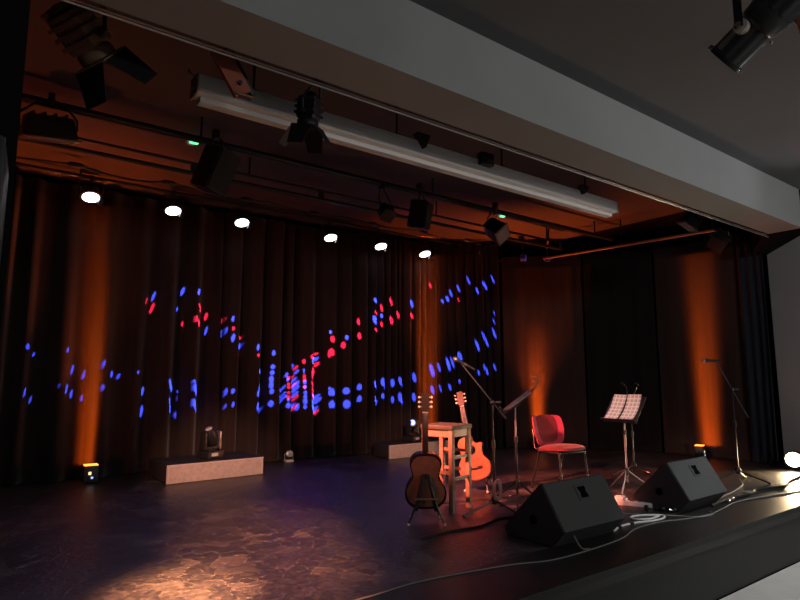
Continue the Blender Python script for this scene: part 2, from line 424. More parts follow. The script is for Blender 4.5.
# ------------------------------------------------------------------ projection screen case
def screen_case():
    t = thing('projector_screen', 'long pale rolled up projection screen case hanging behind the beam', 'projection screen', (.945, 3.2, 2.88))
    L = 4.135
    MB().box((L / 2, .062, .055), (L, .124, .11), bev=.006).build('case', M['screencase'], t)
    MB().box((L / 2, .085, -.018), (L - .05, .07, .034), bev=.004).build('slot_lip', M['screencase'], t)
    MB().box((-.006, .062, .052), (.012, .132, .124), bev=.004).build('end_cap', M['caseend'], t)
    MB().box((L + .006, .062, .052), (.012, .132, .124), bev=.004).build('end_cap', M['caseend'], t)
    for z in (.03, .08): MB().cyl((-.012, .05, z), (-.02, .05, z), .008, n=8).build('screw', M['steel'], t)
    MB().tube([(-.02, .02, .09), (-.05, .02, .10), (-.055, .02, .12)], .006, 6).build('pull_ring', M['steel'], t)
    for x in (.35, 1.45, 2.55, 3.7):
        MB().box((x, .062, .118), (.09, .08, .02), bev=.003).cyl((x, .062, .12), (x, .062, CZ - 2.88), .008, n=8).build('hanger_bracket', M['black'], t)
    MB().box((.95, .05, .115), (.17, .05, .012)).build('latch_plate', M['steel'], t)
    MB().box((2.28, -.02, .11), (.13, .06, .10), bev=.004).build('bracket_box', M['black'], t)
    MB().prism([(-.06, .05), (.06, .05), (.02, -.05)], -.03, .03, Matrix.Translation((1.62, -.02, .10)) @ Matrix.Rotation(PI / 2, 4, 'X')).build('bracket_wedge', M['black'], t)
    MB().prism([(-.05, .05), (.06, .05), (.0, -.03)], -.03, .03, Matrix.Translation((3.55, -.02, .10)) @ Matrix.Rotation(PI / 2, 4, 'X')).build('bracket_wedge', M['black'], t)
    return t
screen_case()
# slanting plank bracket in front of the case, hung from the front pipe
def plank():
    t = thing('hanging_bracket', 'slanted plank tinted by painted orange light, with a bolt in front of the screen case end', 'bracket', (1.03, 2.93, 2.90))
    R = Matrix.Rotation(-math.radians(34), 3, 'Y')
    MB().box((0, 0, 0), (.105, .03, .26), R, .004).build('plank', M['litplank'], t)
    MB().box((.07, .03, .02), (.03, .05, .25), R, .003).build('backing_strip', M['black'], t)
    MB().cyl((.045, -.014, -.055), (.045, -.032, -.055), .012, n=10).build('bolt', M['black'], t)
    MB().box((.075, -.005, -.118), (.10, .045, .012), (0, 0, 0), .003).build('foot_plate', M['brownlitmetal'], t)
    MB().cyl((-.05, 0, .09), (-.05, -.09, .11), .01, n=8).build('hook', M['black'], t)
plank()

# ------------------------------------------------------------------ lighting fixtures
def add_spot(name, loc, target, power, col, ang, blend=.4, radius=.05, parent=None):
    l = bpy.data.lights.new(name, 'SPOT'); l.energy = power; l.color = col; l.spot_size = math.radians(ang); l.spot_blend = blend; l.shadow_soft_size = radius
    o = bpy.data.objects.new(name, l); COL.objects.link(o); o.location = loc
    o.rotation_euler = look_rot(V(target) - V(loc)); return o

# PAR LED lamps along the back pipe
def make_par(loc, label):
    """origin at the pipe clamp; the can hangs below and faces down towards the hall"""
    t = thing('par_lamp', label, 'stage light', loc, group='white round lamps on the back pipe')
    d = V((0, -.36, -.93)).normalized(); c = V((0, -.02, -.24))
    MB().lathe([(.05, -.13), (.085, -.11), (.11, -.05), (.118, .0), (.122, .02), (.10, .022)], c, d, 22).build('housing', M['castmetal'], t)
    MB().lathe([(.098, .018), (.098, .028), (.06, .034), (.01, .036)], c, d, 22).build('lens', M['parlens'], t)
    MB().tube([(-.13, -.02, -.24), (-.14, -.01, -.10), (-.12, 0, -.045), (.12, 0, -.045), (.14, -.01, -.10), (.13, -.02, -.24)], .009, 6).build('yoke', M['black'], t)
    MB().box((0, 0, -.01), (.05, .075, .07), bev=.01).build('clamp', M['black'], t)
    e = d.cross(V((1, 0, 0)))
    MB().box(c + d * .045 + V((.115, 0, -.02)), (.05, .03, .08), (0, .3, 0)).build('barn_tab', M['castmetal'], t)
    return t
PX = [(1.09, 'first lamp from the left in the row of six white round lamps'), (2.09, 'second lamp from the left in the row of six white round lamps'),
      (3.06, 'third lamp from the left in the row of six white round lamps'), (4.54, 'fourth lamp from the left in the row of six white round lamps'),
      (5.52, 'fifth lamp from the left in the row of six white round lamps'), (6.49, 'last lamp on the right of the row of six white round lamps')]
p0 = make_par((PX[0][0], 8.0, 3.76), PX[0][1])
PAR = [p0] + [dup(p0, (x, 8.0, 3.76 - .008 * i), (0, 0, 0), lab) for i, (x, lab) in enumerate(PX[1:])]
for i, (x, lab) in enumerate(PX):
    add_spot('par_beam', (x, 7.94, 3.465 - .008 * i), (x + .1, 5.2, 0), 20, (.72, .52, .92), 75, .8, .09)

def fresnel(name, loc, aim, label, body_m, sc=1., doors=True, roll=0., hang=.3, hang_to=None):
    """theatre lantern: ribbed can, yoke, clamp, gel frame and barn doors; local -Z is the beam"""
    t = thing(name, label, 'stage light', loc)
    E = look_rot(aim, roll).to_matrix().to_4x4() @ Matrix.Scale(sc, 4)
    X = lambda b: b.xf(E)
    X(MB().box((0, 0, .06), (.17, .17, .20), bev=.03).box((0, 0, .06), (.19, .19, .02)).box((0, 0, .11), (.19, .19, .015)).box((0, 0, .01), (.19, .19, .02))).build('housing', body_m, t)
    X(MB().lathe([(.04, .0), (.065, .02), (.05, .05)], (0, 0, .15), (0, 0, 1), 16)).build('rear_cap', body_m, t)
    X(MB().lathe([(.08, 0), (.095, -.02), (.095, -.06), (.085, -.06)], (0, 0, -.03), (0, 0, 1), 20)).build('lens_tube', body_m, t)
    X(MB().lathe([(.08, -.045), (.05, -.055), (.01, -.06)], (0, 0, -.03), (0, 0, 1), 20)).build('lens', M['dimlens'], t)
    X(MB().box((0, 0, -.10), (.215, .215, .012), bev=.003)).build('gel_frame', M['brownlitmetal'] if body_m is M['brownlitmetal'] else M['black'], t)
    if body_m is M['brownlitmetal'] and doors:
        MB().box((-.165, -.01, .055), (.075, .012, .065), (.1, .55, .2), .003).build('colour_frame', M['copper'], t)
    if doors:
        for k in range(4):
            a = k * PI / 2; R = Matrix.Rotation(a, 4, 'Z') @ Matrix.Translation((0, .108, -.105)) @ Matrix.Rotation(math.radians(28 if k % 2 else 40), 4, 'X')
            w = .10 if k % 2 else .095
            b = MB(); b.add([R @ V(v) for v in ((-w, 0, 0), (w, 0, 0), (w * .72, 0, -.20), (-w * .72, 0, -.20), (-w, .004, 0), (w, .004, 0), (w * .72, .004, -.20), (-w * .72, .004, -.20))],
                            [(0, 1, 2, 3), (4, 5, 6, 7), (0, 1, 5, 4), (1, 2, 6, 5), (2, 3, 7, 6), (3, 0, 4, 7)])
            X(b).build('barn_door', M['black'], t)
    # yoke in world up direction
    side = (E.to_3x3() @ V((1, 0, 0))).normalized(); side.z = 0; side.normalize()
    top = V((0, 0, hang)) if hang_to is None else V(hang_to) - V(loc)
    r = .115 * sc
    MB().tube([side * r, side * r + V((0, 0, .12 * sc)), side * r * .8 + top * .6, side * 0 + top, -side * r * .8 + top * .6, -side * r + V((0, 0, .12 * sc)), -side * r], .011 * sc, 6).build('yoke', M['black'], t)
    for sgn in (1, -1): MB().cyl(side * sgn * r * .9, side * sgn * r * 1.25, .022 * sc, n=10).build('yoke_knob', body_m, t)
    MB().box(top, (.05, .07, .07), bev=.008).build('clamp', M['black'], t)
    return t
fresnel('fresnel_spotlight', (.37, 3.2, 2.97), (.60, .25, -.55), 'metal spotlight tinted for orange light, with open black barn doors at the top left corner', M['brownlitmetal'], 1.0, True, .2, .25, (.26, 2.95, 3.30))
fresnel('fresnel_spotlight', (1.52, 2.96, 2.80), (.02, .20, -1), 'black spotlight with drooping barn doors in front of the pale screen case', M['castmetal'], .68, True, .75, .2, (1.52, 2.82, 2.99))
def flood(loc, rot, dims, label, hang, body=None, lensm=None, name='floodlight'):
    t = thing(name, label, 'stage light', loc, rot)
    w, d, h = dims; body = body or M['castmetal']
    MB().box((0, 0, 0), (w, d, h), bev=.02, tap=.86).build('housing', body, t)
    MB().box((0, 0, -h / 2 - .006), (w * 1.08, d * 1.08, .014), bev=.004).build('front_frame', M['brownlitmetal'], t)
    MB().box((0, 0, -h / 2 - .016), (w * .86, d * .86, .008)).build('lens', lensm or M['dimlens'], t)
    for k in range(4): MB().box((-w * .3 + k * w * .2, 0, h / 2 + .012), (.012, d * .7, .03)).build('cooling_fin', body, t)
    R = Euler(rot).to_matrix().inverted()
    top = R @ V((0, 0, hang)); sx = w / 2 + .014
    MB().tube([(sx, 0, 0), (sx, 0, h * .5) , tuple(V((sx * .6, 0, 0)) + top * .72), tuple(top), tuple(V((-sx * .6, 0, 0)) + top * .72), (-sx, 0, h * .5), (-sx, 0, 0)], .009, 6).build('yoke', M['black'], t)
    b = MB().box((0, 0, 0), (.05, .07, .08), bev=.008); b.xf(Matrix.Translation(top) @ R.to_4x4()).build('clamp', M['black'], t)
    return t
flood((.40, 5.47, 3.33), (math.radians(12), math.radians(-8), .12), (.40, .22, .18), 'wide black floodlight under the pipe at the upper left', .26)
flood((5.66, 5.42, 3.25), (math.radians(-50), math.radians(25), .55), (.26, .22, .26), 'square black floodlight below the green indicator right of centre', .35)
flood((7.05, 3.45, 3.18), (math.radians(35), math.radians(-15), .9), (.22, .2, .16), 'dark floodlight with a small amber glint near the right end of the wires', .34)
# right end lantern, pointing down left
fresnel('fresnel_spotlight', (8.10, 3.60, 3.10), (-.75, .1, -.55), 'dark square nosed spotlight glowing copper where the side pipe meets the beam', M['castmetal'], .95, False, .8, .2, (8.63, 3.84, 3.38))
fresnel('fresnel_spotlight', (3.89, 5.50, 3.21), (-.15, -.55, -.6), 'small spotlight with a pale glass face hanging over the middle of the stage', M['castmetal'], .75, False, .3, .3, (3.89, 5.61, 3.56))
# hung moving heads / speakers
def hung_speaker(loc, rot, dims, label, up):
    t = thing('hanging_loudspeaker', label, 'loudspeaker', loc, rot)
    w, d, h = dims
    MB().prism([(-w / 2, -d / 2), (w / 2, -d / 2), (w * .36, d / 2), (-w * .36, d / 2)], -h / 2, h / 2, None, .012).build('cabinet', M['black'], t)
    MB().box((0, -d / 2 - .008, 0), (w * .9, .014, h * .92), bev=.004).build('grille', M['grille'], t)
    R = Euler(rot).to_matrix().inverted(); top = R @ V((0, 0, up))
    MB().tube([(w * .5 + .012, 0, 0), (w * .5 + .012, 0, h / 2 + .03), tuple(top), (-w * .5 - .012, 0, h / 2 + .03), (-w * .5 - .012, 0, 0)], .01, 6).build('bracket', M['black'], t)
    b = MB().box((0, 0, 0), (.06, .07, .08), bev=.008); b.xf(Matrix.Translation(top) @ R.to_4x4()).build('clamp', M['black'], t)
hung_speaker((1.77, 5.38, 3.24), (math.radians(18), math.radians(8), .5), (.27, .26, .42), 'black loudspeaker hanging from the pipe below the left green indicator', .36)
hung_speaker((4.33, 5.42, 3.24), (math.radians(12), math.radians(-5), .6), (.24, .22, .34), 'small black loudspeaker hanging left of the square floodlight', .36)
# pair of small spots at the corner of the back curtain
def minispot(loc, aim, label, m):
    t = thing('mini_spotlight', label, 'stage light', loc, group='pair of small spots on the back pipe')
    E = look_rot(aim).to_matrix().to_4x4()
    MB().lathe([(.03, .14), (.06, .12), (.065, -.04), (.075, -.06), (.06, -.06)], n=16).xf(E).build('can', m, t)
    MB().lathe([(.055, -.05), (.02, -.056)], n=16).xf(E).build('lens', M['dimlens'], t)
    MB().tube([(0, 0, .03), (.03, .0, .15), (0, 0, .28)], .012, 6).build('arm', M['steel'], t)
    MB().box((0, 0, .30), (.05, .07, .07), bev=.006).build('clamp', M['black'], t)
minispot((7.42, 7.98, 3.44), (-.5, -.55, -.7), 'left of the pair of small pinkish spots at the corner of the back curtain', M['brownlitmetal'])
minispot((7.76, 7.98, 3.44), (-.4, -.6, -.7), 'right of the pair of small pinkish spots at the corner of the back curtain', M['brownlitmetal'])
# small fixtures at the corner, blue projected light put into case and lens
for i, (p, lab) in enumerate([((8.12, 7.1, 3.45), 'wash light above the stub pipe with blue light painted on, left one'), ((8.62, 6.95, 3.44), 'wash light with blue light painted on, at the right end above the smooth drape')]):
    t = thing('wash_light', lab, 'stage light', p, (0, 0, .7), group='wash lights with painted blue light at the back corner')
    MB().box((0, 0, 0), (.30, .10, .09), bev=.012).build('housing', M['bluelitcase'], t)
    MB().box((0, -.052, 0), (.27, .008, .06)).build('lens', M['bluelitlens'], t)
    MB().tube([(.16, 0, 0), (.16, 0, .10), (0, 0, .16), (-.16, 0, .10), (-.16, 0, 0)], .008, 6).build('yoke', M['black'], t)
    MB().cyl((0, 0, .16), (0, 0, CZ - p[2]), .01, n=8).build('stem', M['black'], t)
# detectors with a green light on the stage ceiling
for p, lab in (((1.79, 6.27, CZ), 'small ceiling detector glowing green above the left loudspeaker'), ((6.66, 6.30, CZ), 'small ceiling detector glowing green above the square floodlight')):
    t = thing('ceiling_detector', lab, 'detector', p)
    MB().lathe([(.06, 0), (.06, -.02), (.04, -.04), (.01, -.045)], n=18).build('body', M['screencase'], t)
    MB().box((.02, -.05, -.03), (.09, .05, .026), bev=.004).build('indicator', M['led_green'], t)

# the profile spotlight in the hall, close to the camera
def profile_spot():
    t = thing('profile_spotlight', 'large black ribbed profile spotlight hanging under the hall ceiling', 'stage light', (2.666, .907, 2.81))
    fw = V((.0, .85, -.53))     # beam direction: down to the left
    E = look_rot(fw, .0).to_matrix().to_4x4() @ Matrix.Scale(1.14, 4)
    pv = E @ V((0, 0, -.085))
    n = 40
    def ribbed(r, z0, z1, d=.005):
        vs = []; fs = []
        for z in (z0, z1):
            for i in range(n):
                rr = r - (d if i % 4 < 2 else 0); a = 2 * PI * i / n
                vs.append((rr * math.cos(a), rr * math.sin(a), z))
        for i in range(n): fs.append((i, (i + 1) % n, n + (i + 1) % n, n + i))
        fs += [tuple(range(n)), tuple(range(n, 2 * n))]
        b = MB(); b.add(vs, fs); return b
    ribbed(.067, -.19, -.05).xf(E).build('lens_tube', M['satincast'], t)
    MB().lathe([(.065, -.21), (.082, -.208), (.082, -.192), (.065, -.19)], n=24).xf(E).build('front_ring', M['blackmetal'], t)
    MB().lathe([(.06, -.202), (.03, -.196), (.005, -.194)], n=24).xf(E).build('lens', M['dimlens'], t)
    MB().lathe([(.066, -.06), (.078, -.045), (.082, .0), (.078, .02)], n=28).xf(E).build('collar', M['satincast'], t)
    ribbed(.082, .015, .19, .006).xf(E).build('lamp_house', M['satincast'], t)
    MB().lathe([(.082, .19), (.07, .215), (.04, .23), (.01, .232)], n=28).xf(E).build('rear_cap', M['castmetal'], t)
    MB().box((-.062, .012, -.125), (.012, .022, .12), bev=.003).xf(E).build('rail', M['steel'], t)
    for p in ((-.072, .03, -.20), (.074, -.02, -.20), (.0, -.078, -.20)): MB().sphere(p, .008).xf(E).build('thumb_screw', M['chrome'], t)
    side = (E.to_3x3() @ V((0, 1, 0))); side = V((.60, -.80, 0))
    cam = V((-.80, -.5, 0)).normalized()
    for sgn in (1, -1):
        w = V((-.084 * sgn, 0, 0))
        MB().cyl(pv + w * .8, pv + w * 1.2, .030, n=20).build('pivot_disc', M['bone'] if sgn > 0 else M['steel'], t)
        MB().cyl(pv + w * 1.2, pv + w * 1.42, .013, n=10).build('pivot_bolt', M['chrome'], t)
    MB().box(pv + V((-.112, 0, .17)), (.006, .034, .36)).box(pv + V((.112, 0, .17)), (.006, .034, .36)).box(pv + V((0, 0, .35)), (.23, .034, .008)).build('yoke', M['blackmetal'], t)
    MB().cyl(pv + V((0, 0, .35)), V((pv.x, pv.y, 3.38 - 2.81)), .014, n=10).build('drop_rod', M['blackmetal'], t)
    MB().sphere((.16, -.06, -.05), .012).cyl((.10, -.04, .0), (.16, -.06, -.05), .006, n=8).build('shutter_knob', M['chrome'], t)
    MB().sphere((.075, .03, -.09), .009).build('shutter_knob', M['chrome'], t)
profile_spot()
t = thing('ceiling_bar', 'short brown bar slanting down beside the big profile spotlight', 'bar', (2.83, .83, 2.74))
MB().box((0, 0, 0), (.34, .03, .045), Matrix.Rotation(math.radians(38), 3, 'Y'), .004).build('bar', M['brownlitmetal'], t)
MB().cyl((-.1, 0, .07), (-.1, 0, .58), .01, n=8).build('drop_rod', M['blackmetal'], t)

# ------------------------------------------------------------------ PA column at the far left
t = thing('column_loudspeaker', 'tall dark loudspeaker with a mesh front at the left edge of the hall', 'loudspeaker', (-.105, 2.17, 0), (0, 0, math.radians(-4)))
MB().box((0, 0, .72), (.32, .3, 2.44), bev=.012).build('cabinet', M['black'], t)
b = MB()
for i in range(96): b.box((0, -.162, -.40 + i * .0242), (.27, .01, .012))
b.build('mesh_grille', M['grille'], t, smooth=False)
MB().box((.15, -.160, .76), (.016, .022, 2.38), bev=.003).box((-.15, -.160, .76), (.016, .022, 2.38), bev=.003).box((0, -.160, 1.945), (.3, .022, .016), bev=.003).build('grille_frame', mat('dark_grey_frame', (.03, .03, .03), .6), t)

# ------------------------------------------------------------------ low platforms (risers)
def riser(loc, rz, L, D, H, label, front_label):
    t = thing('stage_riser', label, 'platform', loc, (0, 0, rz), 'low platforms at the back of the stage')
    MB().box((L / 2, D / 2, H / 2 + .01), (L, D, H - .02), bev=.004).build('body', M['risertop'], t)
    MB().box((L / 2, -.006, H / 2), (L, .014, H - .012), bev=.003).build('front_panel', M['riserfront'], t, label=front_label)
    MB().box((L / 2, -.014, H - .008), (L, .012, .014)).build('top_edge', M['lip'], t)
    for x in (.02, L - .02): MB().box((x, -.014, H / 2), (.022, .014, H - .03), bev=.002).build('corner_strip', M['lip'], t)
    for x in (.03, L * .5, L - .03):
        for y in (.03, D - .03): MB().cyl((x, y, 0), (x, y, .02), .022, n=10).build('foot', M['black'], t)
    return t
riser((2.00, 7.32, 0), math.radians(2), 1.23, .72, .225, 'low black platform on the left with a lit grey brown front', 'grey brown carpeted front')
riser((5.36, 7.50, 0), math.radians(1), 1.25, .42, .215, 'low platform behind the guitars, its lit front partly hidden by the stool', 'grey brown carpeted front')

# ------------------------------------------------------------------ moving heads
def moving_head(loc, rz, aim, lensm, label, em=None):
    t = thing('moving_head', label, 'stage light', loc, (0, 0, rz), 'moving head lights on the low platforms')
    MB().box((0, 0, .055), (.25, .22, .09), bev=.018).build('base', M['castmetal'], t)
    for x, y in ((.09, .08), (-.09, .08), (.09, -.08), (-.09, -.08)): MB().cyl((x, y, 0), (x, y, .014), .014, n=8).build('foot', M['black'], t)
    MB().lathe([(.07, .1), (.075, .115), (.06, .125)], n=18).build('turntable', M['black'], t)
    for sgn in (1, -1):
        MB().box((sgn * .115, 0, .225), (.036, .10, .23), bev=.012).build('yoke_arm', M['steel'] if sgn > 0 else M['castmetal'], t)  # one arm in brighter steel, standing in for light falling on it
    MB().box((0, 0, .135), (.22, .10, .03), bev=.01).build('yoke_base', M['castmetal'], t)
    d = V(aim).normalized(); c = V((0, 0, .285))
    h = MB().lathe([(.04, -.12), (.068, -.105), (.078, -.04), (.082, .02), (.075, .085), (.066, .11), (.058, .112)], c, d, 20).build('head', M['castmetal'], t)
    MB().lathe([(.056, .104), (.04, .116), (.008, .12)], c, d, 20).build('lens', lensm, h)
    MB().box(c - d * .0, (.03, .16, .05), bev=.01).build('head_rib', M['black'], h)
    MB().box((-.02, -.112, .055), (.10, .006, .04), bev=.002).build('display_panel', M['dimlens'], t)
    return t
moving_head((2.62, 7.62, .225), .35, (-.5, -.15, .8), M['dimlens'], 'black moving head light on the left low platform')
moving_head((6.00, 7.72, .215), .3, (-.80, -.55, .25), M['bluelens'], 'moving head light with a glowing blue lens behind the guitars')

# ------------------------------------------------------------------ floor uplights
AMB = (1., .15, .008)
def uplight(loc, rz, label, h=.20, w=.16, lens=True):
    t = thing('floor_uplight', label, 'stage light', loc, (0, 0, rz), 'small uplights on the stage floor')
    MB().box((0, 0, h / 2 + .012), (w, w * .8, h), bev=.014).build('housing', M['black'], t)
    MB().box((0, 0, h + .016), (w * .92, w * .74, .012), bev=.003).build('lens', M['orangelens'], t)
    for x in (-1, 1): MB().cyl((x * w * .35, 0, 0), (x * w * .35, 0, .014), .014, n=8).build('foot', M['black'], t)
    MB().box((-.015, -w * .4 - .003, h * .62), (.03, .006, .035)).build('display', M['led_white'], t)
    MB().cyl((.01, -w * .4 - .001, h * .36), (.01, -w * .4 - .008, h * .36), .014, n=10).build('status_light', M['led_blue'], t)
    MB().tube([(-w * .55, 0, .05), (-w * .55, 0, .13), (-w * .5, 0, .14)], .007, 6).build('bracket', M['blackmetal'], t)
    return t
def slit_light(p, out, d, power, wd=1.):
    """narrow wall-washing beam: a lens that spreads the light up a wall d metres away, in a thin vertical fan"""
    o = add_spot('uplight_beam', p, p + out + V((0, 0, 1.1)), power, AMB, 120, .1, .02)
    l = o.data; l.use_nodes = True; nt = l.node_tree; L = nt.links.new; em = nt.nodes['Emission']
    Mi = o.rotation_euler.to_matrix().inverted()
    tc = nt.nodes.new('ShaderNodeTexCoord')
    def dot(v):
        k = nt.nodes.new('ShaderNodeVectorMath'); k.operation = 'DOT_PRODUCT'; k.inputs[1].default_value = Mi @ V(v); L(tc.outputs['Normal'], k.inputs[0]); return k.outputs['Value']
    def mth(op, a, b=None, c=None):
        k = nt.nodes.new('ShaderNodeMath'); k.operation = op
        for i, q in enumerate((a, b, c)):
            if q is None: continue
            if isinstance(q, (int, float)): k.inputs[i].default_value = q
            else: L(q, k.inputs[i])
        return k.outputs[0]
    do = mth('MAXIMUM', dot(out), .07)
    h = mth('MAXIMUM', mth('MULTIPLY', mth('DIVIDE', dot((0, 0, 1)), do), d), 0.)
    lat = mth('ABSOLUTE', mth('MULTIPLY', mth('DIVIDE', dot((-out.y, out.x, 0)), do), d))
    w = mth('MULTIPLY_ADD', h, .045 * wd, .11 * wd)
    x = mth('DIVIDE', lat, w)
    g = mth('POWER', 2.718, mth('MULTIPLY', mth('POWER', x, 2.6), -1.))
    fall = mth('POWER', 2.718, mth('MULTIPLY', h, -1.15))
    top = nt.nodes.new('ShaderNodeMapRange'); top.interpolation_type = 'SMOOTHSTEP'
    top.inputs['From Min'].default_value = 3.2; top.inputs['From Max'].default_value = 2.2; L(h, top.inputs['Value'])
    g = mth('MULTIPLY', g, top.outputs[0])
    st = mth('DIVIDE', mth('MULTIPLY', g, fall), mth('MULTIPLY', mth('MULTIPLY', do, do), do))
    L(st, em.inputs['Strength']); return o
UP = [((1.30, 7.98, 0), 0, 'small black uplight on the floor at the left, glowing amber', (0, 1), 1.15, (-.30, -.25, 3), 340, .55),
      ((6.52, 7.76, .215), 0, 'small amber uplight on the platform behind the stool', (.35, 1), 1.0, (-.05, -.28, 3), 260, .9),
      ((8.20, 6.90, 0), .7, 'amber uplight on the floor hidden behind the red chair', (.75, .8), .50, (-.25, -.25, 3), 600, 1.),
      ((9.22, 4.62, 0), .3, 'small uplight with a blue dot at the foot of the right side drape', (1, .05), .95, (-.6, -.3, 3), 200, .85)]
for loc, rz, lab, out, k, up, sp, wd in UP:
    uplight(loc, rz, lab)
    p = V(loc) + V((0, 0, .25)); o2 = V((*out, 0)).normalized()
    slit_light(p, o2, .30, 78 * k, wd)
    add_spot('uplight_spill_and_rake', p, p + V(up), sp, (1., .16, .03), 56, 1., .06)
add_spot('uplight_spill_and_rake', (-1.0, 4.9, .25), (-.2, 5.6, 4), 75, (1., .16, .03), 66, 1., .06)

add_spot('uplight_spill_and_rake', (9.2, 4.60, .26), (7.2, 2.6, 2.93), 60, (1., .22, .045), 24, 1., .05)
add_spot('uplight_spill_and_rake', (9.1, 4.55, .3), (2.6, 8.3, 1.9), 420, (1., .26, .12), 46, 1., .05)  # added spot, rakes the back curtain to lift its fold ridges
add_spot('uplight_spill_and_rake', (-1.0, 4.9, .3), (4.0, 8.3, 1.7), 170, (1., .26, .12), 60, 1., .05)  # second added spot, raking the folds from the unseen left side
# the small pale pin spot on the floor right of the left platform
t = thing('pin_spot', 'tiny pale pin spot on the floor just right of the left platform', 'stage light', (4.02, 8.22, 0))
MB().box((0, 0, .015), (.12, .10, .03), bev=.006).build('base', M['screencase'], t)
MB().lathe([(.03, -.07), (.052, -.05), (.055, .05), (.045, .055)], (0, 0, .115), (-.2, -.9, .15), 16).build('can', M['steel'], t)
MB().lathe([(.042, .05), (.01, .058)], (0, 0, .115), (-.2, -.9, .15), 14).build('lens', M['dimlens'], t)
MB().tube([(.065, 0, .03), (.068, 0, .115), (.06, 0, .125)], .008, 6).tube([(-.065, 0, .03), (-.068, 0, .115), (-.06, 0, .125)], .008, 6).build('yoke', M['steel'], t)

# bright floor lamp at the right
t = thing('floor_lamp', 'dazzling warm white lamp standing on the floor at the right edge', 'stage light', (9.17, 3.32, 0))
FD = V((-.93, -.18, -.06)).normalized()
MB().lathe([(.06, -.16), (.10, -.14), (.115, -.02), (.12, .03), (.105, .032)], (0, 0, .15), FD, 22).build('housing', M['castmetal'], t)
MB().lathe([(.103, .02), (.09, .045), (.02, .06)], (0, 0, .15), FD, 22).build('lens', M['whitelamp'], t)
MB().tube([(0, .13, .15), (.03, .13, .02), (.03, -.13, .02), (0, -.13, .15)], .01, 6).build('stand', M['black'], t)
add_spot('floor_lamp_beam', V((9.17, 3.32, .16)) + FD * .075, (6.0, 2.9, .05), 150, (1., .72, .42), 120, .8, .07)

# ------------------------------------------------------------------ guitars
def body_outline(cut=False):
    half = [(0, .0), (.06, .004), (.12, .022), (.165, .065), (.182, .12), (.176, .175), (.150, .225), (.125, .265), (.120, .30), (.130, .345), (.140, .39), (.134, .43), (.108, .463), (.068, .484), (.0, .49)]
    R = [V((x, z, 0)) for x, z in half]
    right = R
    if cut:
        right = [V((x, z, 0)) for x, z in half[:10]] + [V(q) for q in ((.142, .372, 0), (.136, .396, 0), (.110, .400, 0), (.072, .396, 0), (.045, .412, 0), (.034, .45, 0), (.03, .487, 0), (0, .49, 0))]
    left = [V((-x, z, 0)) for x, z in half]
    A = catmull(right, 4); B = catmull(left, 4)
    pts = [(p.x, p.y) for p in A] + [(p.x, p.y) for p in B[::-1]][1:-1]
    return pts
def inset(poly, f, c):
    return [(c[0] + (x - c[0]) * f, c[1] + (y - c[1]) * f) for x, y in poly]
def guitar(name, label, loc, rot, cut, topm, sidem, backm):
    t = thing(name, label, 'guitar', loc, rot)
    F = Matrix.Rotation(PI / 2, 4, 'X')            # outline (x,y)->(x,z); extrusion z -> -y
    po = body_outline(cut); th = .095
    body = MB().prism(po, -th / 2, th / 2, F, .006).build('body', sidem, t)
    MB().prism(inset(po, .965, (0, .24)), th / 2, th / 2 + .004, F).build('soundboard', topm, t)
    MB().prism(inset(po, .90, (0, .24)), -th / 2 - .004, -th / 2, F, .002).build('back_plate', backm, t)
    y = -th / 2 - .0045
    MB().cyl((0, y + .003, .335), (0, y - .001, .335), .046, n=26).build('sound_hole', M['hole'], t)
    ring = MB(); ring.tube([(.052 * math.cos(a * PI / 12), y, .335 + .052 * math.sin(a * PI / 12)) for a in range(24)], .004, 6, True); ring.build('rosette', M['rosewood'], t)
    MB().box((0, y - .006, .135), (.17, .012, .026), bev=.004).build('bridge', M['rosewood'], t)
    MB().box((0, y - .013, .137), (.075, .006, .004)).build('saddle', M['bone'], t)
    MB().box((0, y + .012, .655), (.052, .026, .345), bev=.008).build('neck', M['rosewood'] if not cut else M['guitarback'], t)
    MB().box((0, y - .004, .615), (.056, .007, .43), bev=.001).build('fretboard', M['rosewood'], t)
    MB().box((0, y - .006, .832), (.052, .012, .006)).build('nut', M['bone'], t)
    hs = [(-.027, .0), (.027, .0), (.036, .03), (.036, .16), (.022, .176), (0, .168), (-.022, .176), (-.036, .16), (-.036, .03)]
    H = Matrix.Translation((0, y + .006, .835)) @ Matrix.Rotation(math.radians(-12), 4, 'X')
    head = MB().prism(hs, 0, .016, H @ Matrix.Translation((0, 0, 0)) @ F, .002).build('headstock', M['rosewood'], t)
    for sx in (-1, 1):
        for k in range(3):
            b = MB().cyl((sx * .03, -.008, .045 + k * .045), (sx * .05, -.008, .045 + k * .045), .004, n=8).sphere((sx * .056, -.008, .045 + k * .045), .012, (.8, .6, 1.0), 10)
            b.xf(H).build('tuning_peg', M['bone'], head)
    for k in range(6):
        x = -.02 + k * .008
        MB().cyl((x * 1.5, y - .014, .137), (x, y - .011, .832), .0007, n=5).build('string', M['steel'], t)
    return t
